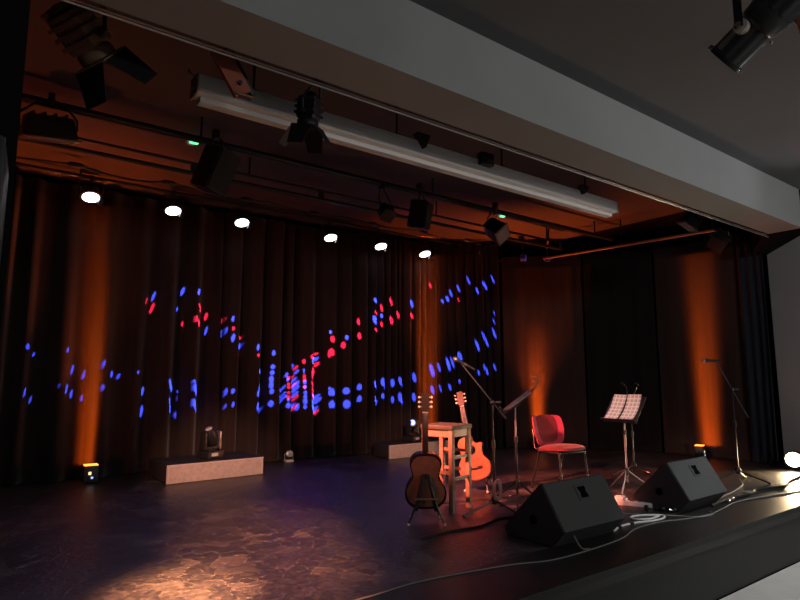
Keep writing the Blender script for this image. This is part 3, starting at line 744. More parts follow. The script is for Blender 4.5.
# front guitar: back turned to the camera; rear guitar: face to the camera
def lean(yaw, back, side=0.):
    """front faces local -Y; yaw about z, lean back about x, roll sideways about y"""
    return (Matrix.Rotation(yaw, 3, 'Z') @ Matrix.Rotation(-back, 3, 'X') @ Matrix.Rotation(side, 3, 'Y')).to_euler()
def facing(dx, dy): return math.atan2(dx, -dy)     # yaw that turns local -Y to (dx,dy)
g1yaw = facing(.60, .80)
guitar('acoustic_guitar', 'dark edged brown guitar seen from behind on a stand in front of the stool', (3.36, 4.14, .115), lean(g1yaw, .12), False, M['guitarback'], M['guitardark'], M['guitarback'])
g2yaw = facing(-.80, -.60)
guitar('acoustic_guitar', 'bright orange red cutaway guitar on a stand behind the stool', (4.70, 4.86, .115), lean(g2yaw, .14, -.22), True, M['guitartop'], M['guitarback'], M['guitarback'])
def guitar_stand(loc, yaw, label):
    t = thing('guitar_stand', label, 'stand', loc, (0, 0, yaw), 'guitar stands')
    # guitar front is local -Y; its back leans on the yoke at +Y
    top = V((0, .115, .40))
    for s in (-1, 1):
        MB().tube([top + V((s * .02, 0, 0)), (s * .09, .15, .16), (s * .155, .19, .012)], .009, 8).build('rear_leg', M['blackmetal'], t)
        MB().box((0, 0, 0), (.034, .018, .30), bev=.005).xf(Matrix.Translation((s * .055, .125, .26)) @ Matrix.Rotation(-s * .22, 4, 'Y')).build('side_plate', M['black'], t)
        MB().tube([(s * .085, .145, .16), (s * .10, .06, .095), (s * .10, -.06, .090), (s * .10, -.085, .11), (s * .10, -.09, .14)], .008, 8).build('cradle_arm', M['black'], t)
        MB().cyl((s * .10, -.02, .09), (s * .125, -.11, .012), .008, n=8).build('front_leg', M['steel'], t)
        MB().sphere((s * .155, .19, .014), .014).build('rubber_foot', M['bone'], t)
        MB().sphere((s * .125, -.11, .014), .014).build('rubber_foot', M['bone'], t)
    MB().box((0, .118, .40), (.07, .03, .04), bev=.008).build('hinge_block', M['blackmetal'], t)
    MB().cyl((-.10, .155, .215), (.10, .155, .215), .008, n=8).build('crossbar', M['brownlitmetal'], t)
guitar_stand((3.36, 4.14, 0), g1yaw, 'folding black A frame stand under the guitar seen from behind')
guitar_stand((4.70, 4.86, 0), g2yaw, 'small stand under the orange red guitar behind the stool')

# ------------------------------------------------------------------ bar stool
def stool():
    t = thing('bar_stool', 'tall square wooden bar stool lit red between the two guitars', 'stool', (3.85, 4.41, 0), (0, 0, math.radians(16)))
    w = .35; h = .80; lw = .045
    MB().box((0, 0, h - .02), (w + .02, w + .02, .04), bev=.006).build('seat', M['stooltop'], t)
    for sx in (-1, 1):
        for sy in (-1, 1): MB().box((sx * (w / 2 - lw / 2), sy * (w / 2 - lw / 2), (h - .04) / 2), (lw, lw, h - .04), bev=.004).build('leg', M['stoolwood'], t)
    for sy in (-1, 1): MB().box((0, sy * (w / 2 - lw / 2), h - .075), (w - 2 * lw, .022, .07)).build('apron', M['stoolwood'], t)
    for sx in (-1, 1): MB().box((sx * (w / 2 - lw / 2), 0, h - .075), (.022, w - 2 * lw, .07)).build('apron', M['stoolwood'], t)
    for sy, z in ((-1, .30), (-1, .50), (1, .30)): MB().box((0, sy * (w / 2 - lw / 2), z), (w - 2 * lw, .022, .03)).build('rung', M['stoolwood'], t)
    for sx, z in ((-1, .36), (1, .36), (1, .54)): MB().box((sx * (w / 2 - lw / 2), 0, z), (.022, w - 2 * lw, .03)).build('rung', M['stoolwood'], t)
stool()

# ------------------------------------------------------------------ red chair
def chair():
    t = thing('stacking_chair', 'red upholstered stacking chair with dark metal legs facing the hall', 'chair', (5.54, 4.38, 0), (0, 0, math.radians(-3)))
    # local: front is -Y
    def pad(w, d, th, bulge, nx=16, ny=16, back=False, dish=0., ex=3.2):
        vs = []; fs = []
        for k in (0, 1):
            for j in range(ny + 1):
                for i in range(nx + 1):
                    u = -1 + 2 * i / nx; v = -1 + 2 * j / ny
                    # superellipse outline
                    r = max(abs(u), abs(v)); q = (abs(u) ** ex + abs(v) ** ex) ** (1 / ex) or 1
                    x, y = u * r / q, v * r / q
                    if back: x *= 1 - (.14 if y < 0 else .02) * abs(y)
                    edge = 1 - min(1, r) ** 6
                    z = (th * .5 * (.35 + .65 * edge)) * (1 if k else -1) + bulge * (1 - x * x) * (1 - y * y) + dish * x * x
                    vs.append((x * w / 2, y * d / 2, z))
        n = (nx + 1) * (ny + 1)
        for k in (0, 1):
            for j in range(ny):
                for i in range(nx):
                    a = k * n + j * (nx + 1) + i; fs.append((a, a + 1, a + nx + 2, a + nx + 1))
        ring = [i for i in range(nx + 1)] + [j * (nx + 1) + nx for j in range(1, ny + 1)] + [ny * (nx + 1) + i for i in range(nx - 1, -1, -1)] + [j * (nx + 1) for j in range(ny - 1, 0, -1)]
        for i in range(len(ring)):
            a, b2 = ring[i], ring[(i + 1) % len(ring)]; fs.append((a, b2, n + b2, n + a))
        b = MB(); b.add(vs, fs); return b
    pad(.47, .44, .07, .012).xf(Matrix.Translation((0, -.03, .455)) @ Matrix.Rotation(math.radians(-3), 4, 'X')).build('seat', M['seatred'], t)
    Bm = Matrix.Translation((0, .205, .635)) @ Matrix.Rotation(math.radians(90 - 14), 4, 'X')
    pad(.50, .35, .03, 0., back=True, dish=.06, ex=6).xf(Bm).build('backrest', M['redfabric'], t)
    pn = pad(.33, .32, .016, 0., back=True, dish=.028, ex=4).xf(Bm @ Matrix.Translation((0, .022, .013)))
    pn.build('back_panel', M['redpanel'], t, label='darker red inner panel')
    MB().box((0, -.03, .425), (.40, .36, .014), bev=.004).build('seat_shell', M['black'], t)
    for s in (-1, 1):
        MB().tube([(s * .205, -.17, .43), (s * .225, -.215, .02), (s * .226, -.216, 0)], .0135, 8).build('front_leg', M['blackmetal'], t)
        MB().tube([(s * .205, .12, .43), (s * .225, .235, .02), (s * .226, .236, 0)], .0135, 8).build('rear_leg', M['blackmetal'], t)
        MB().tube([(s * .205, -.17, .425), (s * .205, .12, .425)], .0135, 8).build('side_rail', M['blackmetal'], t)
        MB().tube([(s * .19, .10, .42), (s * .19, .20, .46), (s * .18, .225, .58), (s * .17, .25, .66)], .0105, 8, smooth=4).build('back_upright', M['blackmetal'], t)
    for y in (-.16, .12): MB().cyl((-.2, y, .425), (.2, y, .425), .010, n=8).build('crossbar', M['blackmetal'], t)
chair()

# ------------------------------------------------------------------ floor monitors
def wedge(loc, rz, label):
    t = thing('floor_monitor', label, 'loudspeaker', loc, (0, 0, rz), 'stage monitor wedges')
    W = .78
    prof = [(.12, .0), (.575, .0), (.60, .06), (.22, .445), (.195, .445), (0, .13)]     # (y, z)
    fr = Matrix(((0, 0, 1, 0), (1, 0, 0, 0), (0, 1, 0, 0), (0, 0, 0, 1)))
    MB().prism(prof, 0, W, fr, .008).build('cabinet', M['wedge'], t)
    a = V((0, .6, .06)); b = V((0, .22, .445)); d = (b - a).normalized(); nr = V((0, -d.z, d.y)) * -1
    nr = V((0, .385, .38)).normalized()
    c = (a + b) / 2 + V((W / 2, 0, 0)); Rm = Matrix((V((1, 0, 0)), d, nr)).transposed()
    MB().box(c + nr * .006, (W - .05, .48, .012), Rm, .003).build('front_grille', M['grille'], t)
    # handle pocket on the panel facing the hall
    a = V((0, 0, .13)); b = V((0, .195, .445)); d = (b - a).normalized(); nr = V((0, -d.z, d.y))
    Rm = Matrix((V((1, 0, 0)), d, nr)).transposed()
    c = a.lerp(b, .70) + V((W * .53, 0, 0))
    MB().box(c + nr * .003, (.15, .125, .006), Rm, .002).build('handle_plate', M['wedge'], t)
    MB().prism([(-.045, -.045), (.045, -.045), (.045, -.02), (.036, -.012), (.036, .012), (.045, .02), (.045, .045), (-.045, .045), (-.045, .02), (-.036, .012), (-.036, -.012), (-.045, -.02)], .004, .009, Matrix.Translation(c) @ Rm.to_4x4()).build('handle_pocket', M['hole'], t)
    for x in (.06, W - .06):
        for y in (.16, .54): MB().cyl((x, y, -.0), (x, y, .004), .018, n=10).build('rubber_foot', M['black'], t)
    MB().cyl((.0, .29, .17), (-.004, .29, .17), .035, n=18).build('side_socket', M['hole'], t)
    return t
wedge((3.60, 2.83, 0), 0, 'black floor monitor nearest the camera, left of the power strip')
wedge((5.44, 2.85, 0), math.radians(1), 'black floor monitor farther right, between music stand and microphone stand')

# ------------------------------------------------------------------ music stands
def music_stand(loc, yaw, tilt, label, legs_at, h=1.06, polem=None):
    t = thing('music_stand', label, 'music stand', loc, group='music stands')
    polem = polem or M['blackmetal']
    MB().cyl((0, 0, .10), (0, 0, .62), .012, n=12).build('lower_tube', polem, t)
    MB().cyl((0, 0, .62), (0, 0, h - .04), .009, n=12).build('upper_tube', M['steel'], t)
    MB().cyl((0, 0, .62), (0, 0, .67), .019, n=12).build('lock_collar', M['black'], t)
    MB().lathe([(.018, .18), (.022, .20), (.022, .25), (.016, .26)], n=12).build('tripod_hub', M['black'], t)
    for a in legs_at:
        e = V((.30 * math.cos(a), .30 * math.sin(a), .012))
        MB().tube([(.015 * math.cos(a), .015 * math.sin(a), .23), tuple(e)], .009, 8).build('leg', M['steel'] if polem is M['steel'] else M['blackmetal'], t)
        MB().sphere(e, .013).build('rubber_foot', M['black'], t)
        MB().cyl((0, 0, .11), e * .5 + V((0, 0, .06)), .005, n=6).build('leg_brace', M['blackmetal'], t)
    # desk: local front -Y faces the player, leaning back by tilt from vertical
    Rm = (Matrix.Rotation(yaw, 4, 'Z') @ Matrix.Rotation(-tilt, 4, 'X'))
    D = Matrix.Translation((0, 0, h)) @ Rm
    MB().box((0, 0, .02), (.44, .02, .34), bev=.004).xf(D).build('desk', M['black'], t)
    MB().box((0, -.028, -.145), (.44, .055, .008), bev=.001).xf(D).build('lip', M['black'], t)
    MB().box((0, .02, 0), (.06, .04, .08), bev=.008).xf(D).build('tilt_bracket', M['black'], t)
    for s in (-1, 1):
        MB().tube([(s * .03, .012, .16), (s * .05, .0, .24), (s * .07, -.02, .30), (s * .09, -.055, .315)], .0045, 6, smooth=4).xf(D).build('clip_lamp_neck', M['blackmetal'], t)
        MB().box((s * .095, -.065, .315), (.03, .05, .014), bev=.004).xf(D).build('clip_lamp_head', M['black'], t)
    return t, D
ms1, D1 = music_stand((4.46, 4.06, 0), facing(-.71, .70), math.radians(53), 'music stand seen edge on, between stool and red chair', (-2.4, -.25, 1.9), 1.0)
ms2, D2 = music_stand((5.99, 3.83, 0), facing(-.99, .10), math.radians(35), 'music stand holding two white sheets, right of the red chair', (3.5, 5.4, 1.2), .885, M['steel'])
def page(x, lab, rz, bend):
    vs = []; fs = []; w, h = .175, .32; n = 10
    for k in (0, 1):
        for j in range(n + 1):
            for i in range(3):
                v = j / n - .5
                vs.append((x + (i / 2 - .5) * w, -.008 - .003 * k - bend * (v * v) * 4 * .02, .03 + v * h))
    m = (n + 1) * 3
    for k in (0, 1):
        for j in range(n):
            for i in range(2):
                a = k * m + j * 3 + i; fs.append((a, a + 1, a + 4, a + 3))
    ring = [0, 1, 2] + [j * 3 + 2 for j in range(1, n + 1)] + [n * 3 + 1, n * 3] + [j * 3 for j in range(n - 1, 0, -1)]
    for i in range(len(ring)):
        a, b2 = ring[i], ring[(i + 1) % len(ring)]; fs.append((a, b2, m + b2, m + a))
    b = MB(); b.add(vs, fs)
    o = b.build('sheet_music', M['music'])
    o.matrix_world = Matrix.Translation(ms2.location) @ D2 @ Matrix.Rotation(rz, 4, 'Y')
    tag(o, lab, 'sheet music', 'sheets on the right music stand')
page(-.102, 'left white sheet of music on the music stand right of the chair', .02, 1)
page(.100, 'right white sheet of music on the music stand right of the chair', -.03, 1.4)

# ------------------------------------------------------------------ microphone stands
def mic_stand(loc, pivot_h, tip, tail, label, legs, flex=True, boom=True):
    t = thing('microphone_stand', label, 'microphone stand', loc, group='microphone stands')
    MB().cyl((0, 0, .10), (0, 0, pivot_h * .62), .0125, n=12).build('lower_tube', M['blackmetal'], t)
    MB().cyl((0, 0, pivot_h * .6), (0, 0, pivot_h), .0095, n=12).build('upper_tube', M['blackmetal'], t)
    MB().cyl((0, 0, pivot_h * .58), (0, 0, pivot_h * .65), .02, n=12).build('height_clutch', M['black'], t)
    MB().lathe([(.02, .09), (.034, .11), (.034, .15), (.02, .17)], n=14).build('hub', M['black'], t)
    for a in legs:
        e = V((.33 * math.cos(a), .33 * math.sin(a), .013))
        MB().cyl((0, 0, .125), e, .009, n=8).build('leg', M['blackmetal'], t)
        MB().cyl(e * .93, e * 1.02 , .013, n=8).build('rubber_foot', M['black'], t)
    if boom:
        pv = V((0, 0, pivot_h)); tip = V(tip); tail = V(tail)
        MB().cyl(tail, tip, .0085, n=10).build('boom', M['blackmetal'], t)
        d = (tail - tip).normalized()
        MB().cyl(tail - d * .09, tail, .014, n=10).build('counter_grip', M['black'], t)
        MB().sphere(pv, .028, (1, 1, .9)).build('pivot', M['black'], t)
        MB().cyl(pv + V((.02, -.02, 0)), pv + V((.055, -.055, 0)), .014, n=8).build('pivot_knob', M['black'], t)
    return t
def microphone(tip, d, label):
    t = thing('microphone', label, 'microphone', tip, group='microphones')
    d = V(d).normalized()
    MB().lathe([(.010, -.17), (.0125, -.16), (.018, .0), (.024, .012), (.025, .02)], (0, 0, 0), d, 14).build('handle', M['blackmetal'], t)
    MB().sphere(d * .042, .026).build('grille_ball', M['steel'], t)
    MB().cyl(d * -.08, d * -.05, .021, n=12).build('clip', M['black'], t)
rt = V((.72, -.69, 0))              # across the view
L1 = V((4.04, 3.96, 0))
tip1 = V((0, 0, 1.02)) - rt * .31 + V((0, 0, .39)); tail1 = V((0, 0, 1.02)) + rt * .12 - V((0, 0, .15))
mic_stand(L1, 1.02, tip1, tail1, 'black boom microphone stand just right of the stool, boom rising left', (2.9, -1.4, .6))
microphone(L1 + tip1 + V((0, 0, .0)), (-.72, .69, .55), 'microphone on the boom rising left above the stool')
rt3 = V((.46, -.89, 0))
L3 = V((7.68, 3.40, 0))
pv3 = 1.115
tip3 = V((0, 0, pv3)) - rt3 * .15 + V((0, 0, .34)); tail3 = V((0, 0, pv3)) + rt3 * .15 - V((0, 0, .35))
mic_stand(L3, pv3, tip3, tail3, 'black boom microphone stand at the right, in front of the orange lit drape', (2.65, -1.35, .2))
microphone(L3 + tip3 - rt3 * .10 + V((0, 0, .015)), tuple(-rt3 * 1. + V((0, 0, .06))), 'microphone at the top of the stand by the orange lit drape')
t = mic_stand(V((7.05, 4.40, 0)), .86, None, None, 'thin straight stand behind the music stand with the white sheets', (.6, 2.7, -1.5), boom=False)
MB().lathe([(.012, .86), (.016, .87), (.010, .89)], n=10).build('top_thread', M['black'], t)
# cable coiled on the first stand
b = MB()
pts = []
for k in range(3 * 20):
    a = k / 20 * 2 * PI
    pts.append(L1 + V((-.014, -.02, .22)) + rt * (.030 * math.cos(a) + .004 * (k // 20)) + V((0, -.02 - .006 * (k // 20), .090 * math.sin(a) + .006 * (k // 20))))
b.tube(pts, .0065, 6)
tag(b.build('microphone_cable', M['greycable']), 'pale cable wound in a loop on the boom stand beside the stool', 'cable')

# small boxes on the floor at the foot of the first stands
for i, (p, rz, lab) in enumerate([((4.22, 3.74, 0), .5, 'small dark connection box on the floor at the foot of the stool boom stand')]):
    t = thing('connection_box', lab, 'box', p, (0, 0, rz))
    MB().box((0, 0, .026), (.16, .11, .052), bev=.006).build('case', M['castmetal'], t)
    for x in (-.045, .0, .045): MB().cyl((x, -.056, .03), (x, -.066, .03), .011, n=10).build('socket', M['steel'], t)
    for x in (-.04, .04): MB().cyl((x, 0, .05), (x, 0, .066), .010, n=10).build('knob', M['steel'], t)

# ------------------------------------------------------------------ power strip, adapters, cables
def power_strip():
    t = thing('power_strip', 'white power strip with a plug on the floor between the two monitors', 'power strip', (5.40, 3.36, 0), (0, 0, math.radians(-64)))
    MB().box((0, 0, .024), (.36, .065, .046), bev=.008).build('body', M['whitecable'], t)
    for k in range(4):
        MB().cyl((-.12 + k * .075, 0, .045), (-.12 + k * .075, 0, .049), .022, n=14).build('socket', M['greycable'], t)
    MB().box((.155, 0, .05), (.03, .022, .01)).build('switch', M['led_red'], t)
power_strip()
t = thing('power_adapter', 'pale square plug adapter left of the power strip', 'adapter', (5.46, 3.58, 0), (0, 0, .3))
MB().box((0, 0, .03), (.07, .09, .06), bev=.008).build('body', M['whitecable'], t); MB().cyl((0, -.045, .03), (0, -.075, .03), .012, n=8).build('cord_sleeve', M['whitecable'], t)
for i, (p, lab) in enumerate([((5.30, 3.20, 0), 'black plug nearest the coiled cable, first of three by the power strip'), ((5.38, 3.10, 0), 'middle black plug of three by the power strip'), ((5.44, 3.0, 0), 'black plug against the right monitor, last of three by the power strip')]):
    t = thing('cable_plug', lab, 'plug', p, (0, 0, .6 + i), group='black plugs by the power strip')
    MB().lathe([(.012, -.04), (.022, -.03), (.024, .02), (.016, .03)], (0, 0, .026), (1, 0, 0), 12).build('body', M['black'], t)
    MB().cyl((.03, 0, .026), (.055, 0, .026), .008, n=8).build('tip', M['chrome'], t)
def cable(name, pts, r, m, label, sm=8, z=None):
    P = [V((p[0], p[1], (p[2] if len(p) > 2 else 0) + r)) for p in pts]
    return tag(MB().tube(P, r, 7, smooth=sm).build(name, m), label, 'cable')
cable('floor_cable', [(.9, 2.98), (1.9, 2.94), (2.35, 2.96), (3.0, 2.86), (3.35, 2.75), (3.8, 2.74), (4.25, 2.78), (4.60, 2.88), (5.0, 2.87), (5.25, 2.80), (5.6, 2.76), (5.95, 2.80), (6.5, 2.86), (7.4, 2.72), (8.4, 2.62)], .005, M['greycable'], 'thin grey cable running along the stage front from the left to the right edge')
cable('floor_cable', [(4.36, 2.93), (4.55, 2.99), (4.75, 2.98), (4.95, 2.93), (5.12, 2.93), (5.20, 2.99), (5.05, 3.10), (4.90, 3.12), (4.88, 3.04), (5.0, 2.98), (5.16, 3.0)], .009, M['whitecable'], 'thick white cable with a loop between the two monitors')
cable('floor_cable', [(4.98, 3.24), (5.04, 3.16), (5.16, 3.04), (5.30, 2.90), (5.42, 2.76), (5.62, 2.74), (5.70, 2.80)], .007, M['greycable'], 'short white cable curling round the foot of the right monitor')
for k, (x, y) in enumerate(((4.50, 2.975), (4.70, 2.985))):
    tag(MB().cyl((x - .02, y, .012), (x + .02, y, .012), .016, n=12).build('cable_tie', M['black']), ('black band on the white cable, nearer the left monitor', 'black band on the white cable, farther from the left monitor')[k], 'cable tie', 'bands on the white cable')
cable('floor_cable', [(5.95, 2.9), (6.2, 2.93), (6.5, 2.97), (6.8, 2.93), (7.2, 3.0), (7.7, 2.93), (8.2, 3.02), (8.9, 3.08)], .013, M['blackcable'], 'thick black cable trailing right from the far monitor towards the bright lamp')
cable('floor_cable', [(6.22, 3.02), (6.45, 3.05), (6.9, 3.12), (7.25, 3.2), (7.5, 3.28), (7.62, 3.36, .03)], .008, M['greycable'], 'grey cable leading to the foot of the right microphone stand')
cable('floor_cable', [(2.95, 3.68), (3.25, 3.72), (3.6, 3.70), (3.9, 3.78), (4.1, 3.74), (4.3, 3.7), (4.5, 3.5), (4.4, 3.42)], .009, M['blackcable'], 'black cable on the floor in front of the stool')
cable('floor_cable', [(3.79, 2.90, .07), (3.76, 2.86, .05), (3.74, 2.79, .0), (3.78, 2.75)], .008, M['greycable'], 'short lead hanging from the near monitor to the floor')
for k, (x, y) in enumerate(((6.30, 2.90), (6.42, 2.92))):
    tag(MB().lathe([(.012, -.05), (.02, -.04), (.021, .03), (.014, .045)], (x, y, .022), (.9, .3, 0), 12).build('cable_connector', M['steel']), ('metal cable connector by the right corner of the far monitor, left one', 'metal cable connector by the right corner of the far monitor, right one')[k], 'connector', 'connectors by the far monitor')
# tape holding the front cable
for k, x in enumerate((6.9, 7.7)):
    tag(MB().box((x, 2.93 if k else 2.95, .03), (.16, .10, .004)).build('cable_tape', M['tape']), ('strip of dark tape over the black cable, nearer the far monitor', 'strip of dark tape over the black cable, nearer the bright lamp')[k], 'tape', 'tape strips on the black cable')

# ------------------------------------------------------------------ light
W = bpy.data.worlds.new('World'); S.world = W; W.use_nodes = True
W.node_tree.nodes['Background'].inputs[0].default_value = (.8, .85, 1, 1); W.node_tree.nodes['Background'].inputs[1].default_value = .0015

def area(name, loc, target, power, col, sx, sy):
    l = bpy.data.lights.new(name, 'AREA'); l.shape = 'RECTANGLE'; l.size = sx; l.size_y = sy; l.energy = power; l.color = col
    o = bpy.data.objects.new(name, l); COL.objects.link(o); o.location = loc; o.rotation_euler = look_rot(V(target) - V(loc)); return o
# hall house lights on the ceiling behind and to the right of the camera
area('house_light', (5.5, -2.6, 3.2), (6, 2.4, 1.0), 75, (.97, .98, 1.), 1.6, .5)
area('house_light', (1.5, -3.2, 3.2), (2, 2.4, 2.0), 26, (.97, .98, 1.), 1.6, .5)
add_spot('streak_glow', (7.3, 1.3, 2.7), (5.6, 1.9, 3.38), 26, (.9, .88, 1.), 70, 1., .05)  # added lamp imitating lens streaks on the hall ceiling
add_spot('downlight_hall', (7.6, 1.2, 3.3), (6.6, 1.7, FL), 340, (.95, .97, 1.), 70, .6, .1)

# salmon key from the barn door lantern at the top left
PINK = (1., .20, .13)
add_spot('flood_beam', (.52, 5.42, 3.16), (4.70, 4.62, .42), 5000, PINK, 22, .55, .05)
add_spot('fresnel_beam', (.70, 3.38, 2.60), (4.4, 4.5, .5), 200, PINK, 30, .8, .04)
add_spot('fresnel_beam', (1.53, 3.06, 2.45), (5.6, 4.5, .4), 260, (1., .32, .22), 34, .7, .04)
# warm front light from lanterns in the hall
add_spot('front_warm', (-.9, -1.5, 3.1), (.95, 3.3, 0), 60000, (1., .42, .19), 10, 1., .08)
add_spot('front_warm', (.2, -1.8, 3.1), (1.9, 4.15, .0), 11500, (1., .36, .21), 14, 1., .08)
add_spot('front_warm', (-.5, -1.8, 3.1), (2.65, 7.3, .15), 4200, (1., .50, .36), 12, .9, .08)
add_spot('front_warm', (-.3, -1.8, 3.1), (5.75, 7.5, .15), 3200, (1., .50, .36), 9, .9, .08)
add_spot('fresnel_beam', (1.56, 3.06, 2.45), (6.3, 4.1, .4), 620, (1., .58, .48), 20, .8, .05)

# gobo projections: dots with their aim points on the curtain
BLUE_SPOTS = '''0.54,8.35,1.61,0.058,0.044;0.74,8.36,1.57,0.022,0.032;0.9,8.36,1.55,0.03,0.039;0.55,8.35,1.06,0.036,0.075;0.75,8.36,1.04,0.022,0.058;0.91,8.36,1.05,0.03,0.078;1.08,8.36,1.05,0.038,0.066;1.28,8.36,1.04,0.038,0.053;1.07,8.36,1.35,0.03,0.079;1.28,8.36,1.34,0.031,0.081;1.55,8.36,1.31,0.04,0.055;1.67,8.37,1.3,0.024,0.042;1.79,8.37,1.29,0.024,0.028;1.99,8.37,1.12,0.041,0.071;2,8.37,0.87,0.041,0.085;2.24,8.37,1.13,0.125,0.072;2.31,8.37,1.13,0.067,0.058;2.56,8.38,1.04,0.119,0.081;2.49,8.38,1.12,0.051,0.029;2.55,8.38,0.81,0.144,0.073;2.22,8.37,0.88,0.074,0.057;2.28,8.37,0.83,0.058,0.065;2,8.37,0.86,0.041,0.085;3.01,8.38,1,0.026,0.061;3.12,8.38,1.01,0.035,0.046;3.01,8.38,0.79,0.017,0.038;3.13,8.38,0.81,0.026,0.046;3.51,8.38,0.96,0.027,0.055;3.51,8.38,0.76,0.027,0.071;3.63,8.38,0.83,0.037,0.048;3.74,8.38,0.82,0.055,0.056;3.57,8.38,1.07,0.037,0.095;3.55,8.38,1.32,0.027,0.04;3.76,8.38,1.39,0.046,0.04;3.75,8.38,1.3,0.046,0.04;3.74,8.38,1.2,0.046,0.056;3.74,8.38,1.11,0.046,0.064;3.75,8.38,1.01,0.046,0.048;3.77,8.38,1.6,0.037,0.04;3.49,8.38,1.67,0.027,0.056;3.29,8.38,1.75,0.027,0.055;3.1,8.38,1.81,0.036,0.07;3,8.38,1.91,0.018,0.069;2.82,8.38,1.97,0.018,0.069;2.47,8.37,2.5,0.026,0.068;2.56,8.38,2.46,0.043,0.053;2.07,8.37,2.39,0.025,0.073;3.09,8.38,2.1,0.027,0.047;2.4,8.37,2.24,0.017,0.037;3.77,8.38,1.61,0.037,0.04;4.15,8.38,1.48,0.029,0.041;4.2,8.38,1.35,0.029,0.033;4.02,8.38,1.29,0.028,0.041;3.97,8.38,1.12,0.047,0.033;4.04,8.38,1.21,0.028,0.033;4.17,8.38,1.25,0.038,0.033;4.19,8.38,1.16,0.048,0.05;4.19,8.38,1.09,0.048,0.041;3.99,8.38,0.96,0.047,0.033;3.98,8.38,1.02,0.038,0.024;4.18,8.38,1.01,0.047,0.033;4.05,8.38,0.89,0.028,0.033;4.05,8.38,0.8,0.047,0.049;4.15,8.38,0.86,0.047,0.041;4.13,8.38,0.92,0.028,0.033;4.21,8.38,0.78,0.028,0.058;4.32,8.37,1.16,0.038,0.042;4.32,8.37,1.08,0.038,0.033;4.33,8.37,0.99,0.038,0.033;4.33,8.37,0.92,0.038,0.05;4.33,8.37,0.85,0.048,0.058;4.33,8.37,0.76,0.038,0.041;4.54,8.35,0.99,0.078,0.042;4.58,8.35,0.92,0.058,0.042;4.52,8.35,0.81,0.077,0.05;4.48,8.35,0.88,0.039,0.033;4.54,8.35,1.6,0.059,0.034;4.47,8.36,1.51,0.029,0.042;4.76,8.33,1.06,0.029,0.034;4.76,8.33,0.99,0.029,0.051;4.77,8.33,0.79,0.029,0.059;4.3,8.37,1.34,0.019,0.042;5.58,8.23,2.24,0.052,0.081;5.7,8.21,2.3,0.031,0.045;5.06,8.3,1.91,0.04,0.044;4.77,8.33,2,0.03,0.035;6.3,8.12,2.6,0.032,0.075;4.81,8.33,1,0.059,0.068;4.81,8.32,0.81,0.059,0.068;5.06,8.3,1.02,0.08,0.061;5.07,8.3,0.8,0.08,0.078;5.29,8.27,1.06,0.051,0.061;5.29,8.27,0.86,0.05,0.061;5.6,8.23,1.14,0.031,0.062;5.73,8.2,1.14,0.052,0.081;5.92,8.17,1.2,0.042,0.081;6.07,8.15,1.23,0.042,0.082;6.34,8.11,1.32,0.043,0.102;6.65,8.01,1.45,0.054,0.131;6.77,7.97,1.52,0.032,0.103;6.94,7.91,1.56,0.044,0.132;7.01,7.88,1.59,0.033,0.123;7.15,7.82,1.66,0.066,0.114;7.45,7.66,1.84,0.044,0.134;7.59,7.59,1.95,0.044,0.163;7.75,7.51,2.06,0.044,0.135;5.73,8.2,0.9,0.041,0.054;5.61,8.22,0.9,0.031,0.053;5.92,8.17,0.92,0.031,0.072;6.07,8.15,0.95,0.052,0.1;6.33,8.11,0.99,0.042,0.092;6.66,8.01,1.11,0.043,0.093;6.79,7.96,1.15,0.022,0.094;6.96,7.9,1.17,0.033,0.085;7.15,7.83,1.21,0.033,0.057;7.47,7.66,1.35,0.033,0.076;7.6,7.59,1.39,0.044,0.115;7.75,7.51,1.43,0.033,0.105;7.31,7.74,3.05,0.034,0.087;7.46,7.66,2.86,0.045,0.078;7.6,7.59,2.95,0.056,0.088;7.74,7.51,3.07,0.034,0.088;7.14,7.83,2.9,0.033,0.077;7,7.89,2.82,0.033,0.077;6.93,7.91,2.72,0.044,0.057;7.76,7.5,2.42,0.022,0.058;7.75,7.51,2.28,0.022,0.077;6.84,7.94,2.67,0.033,0.048;5.59,8.23,2.58,0.042,0.045'''
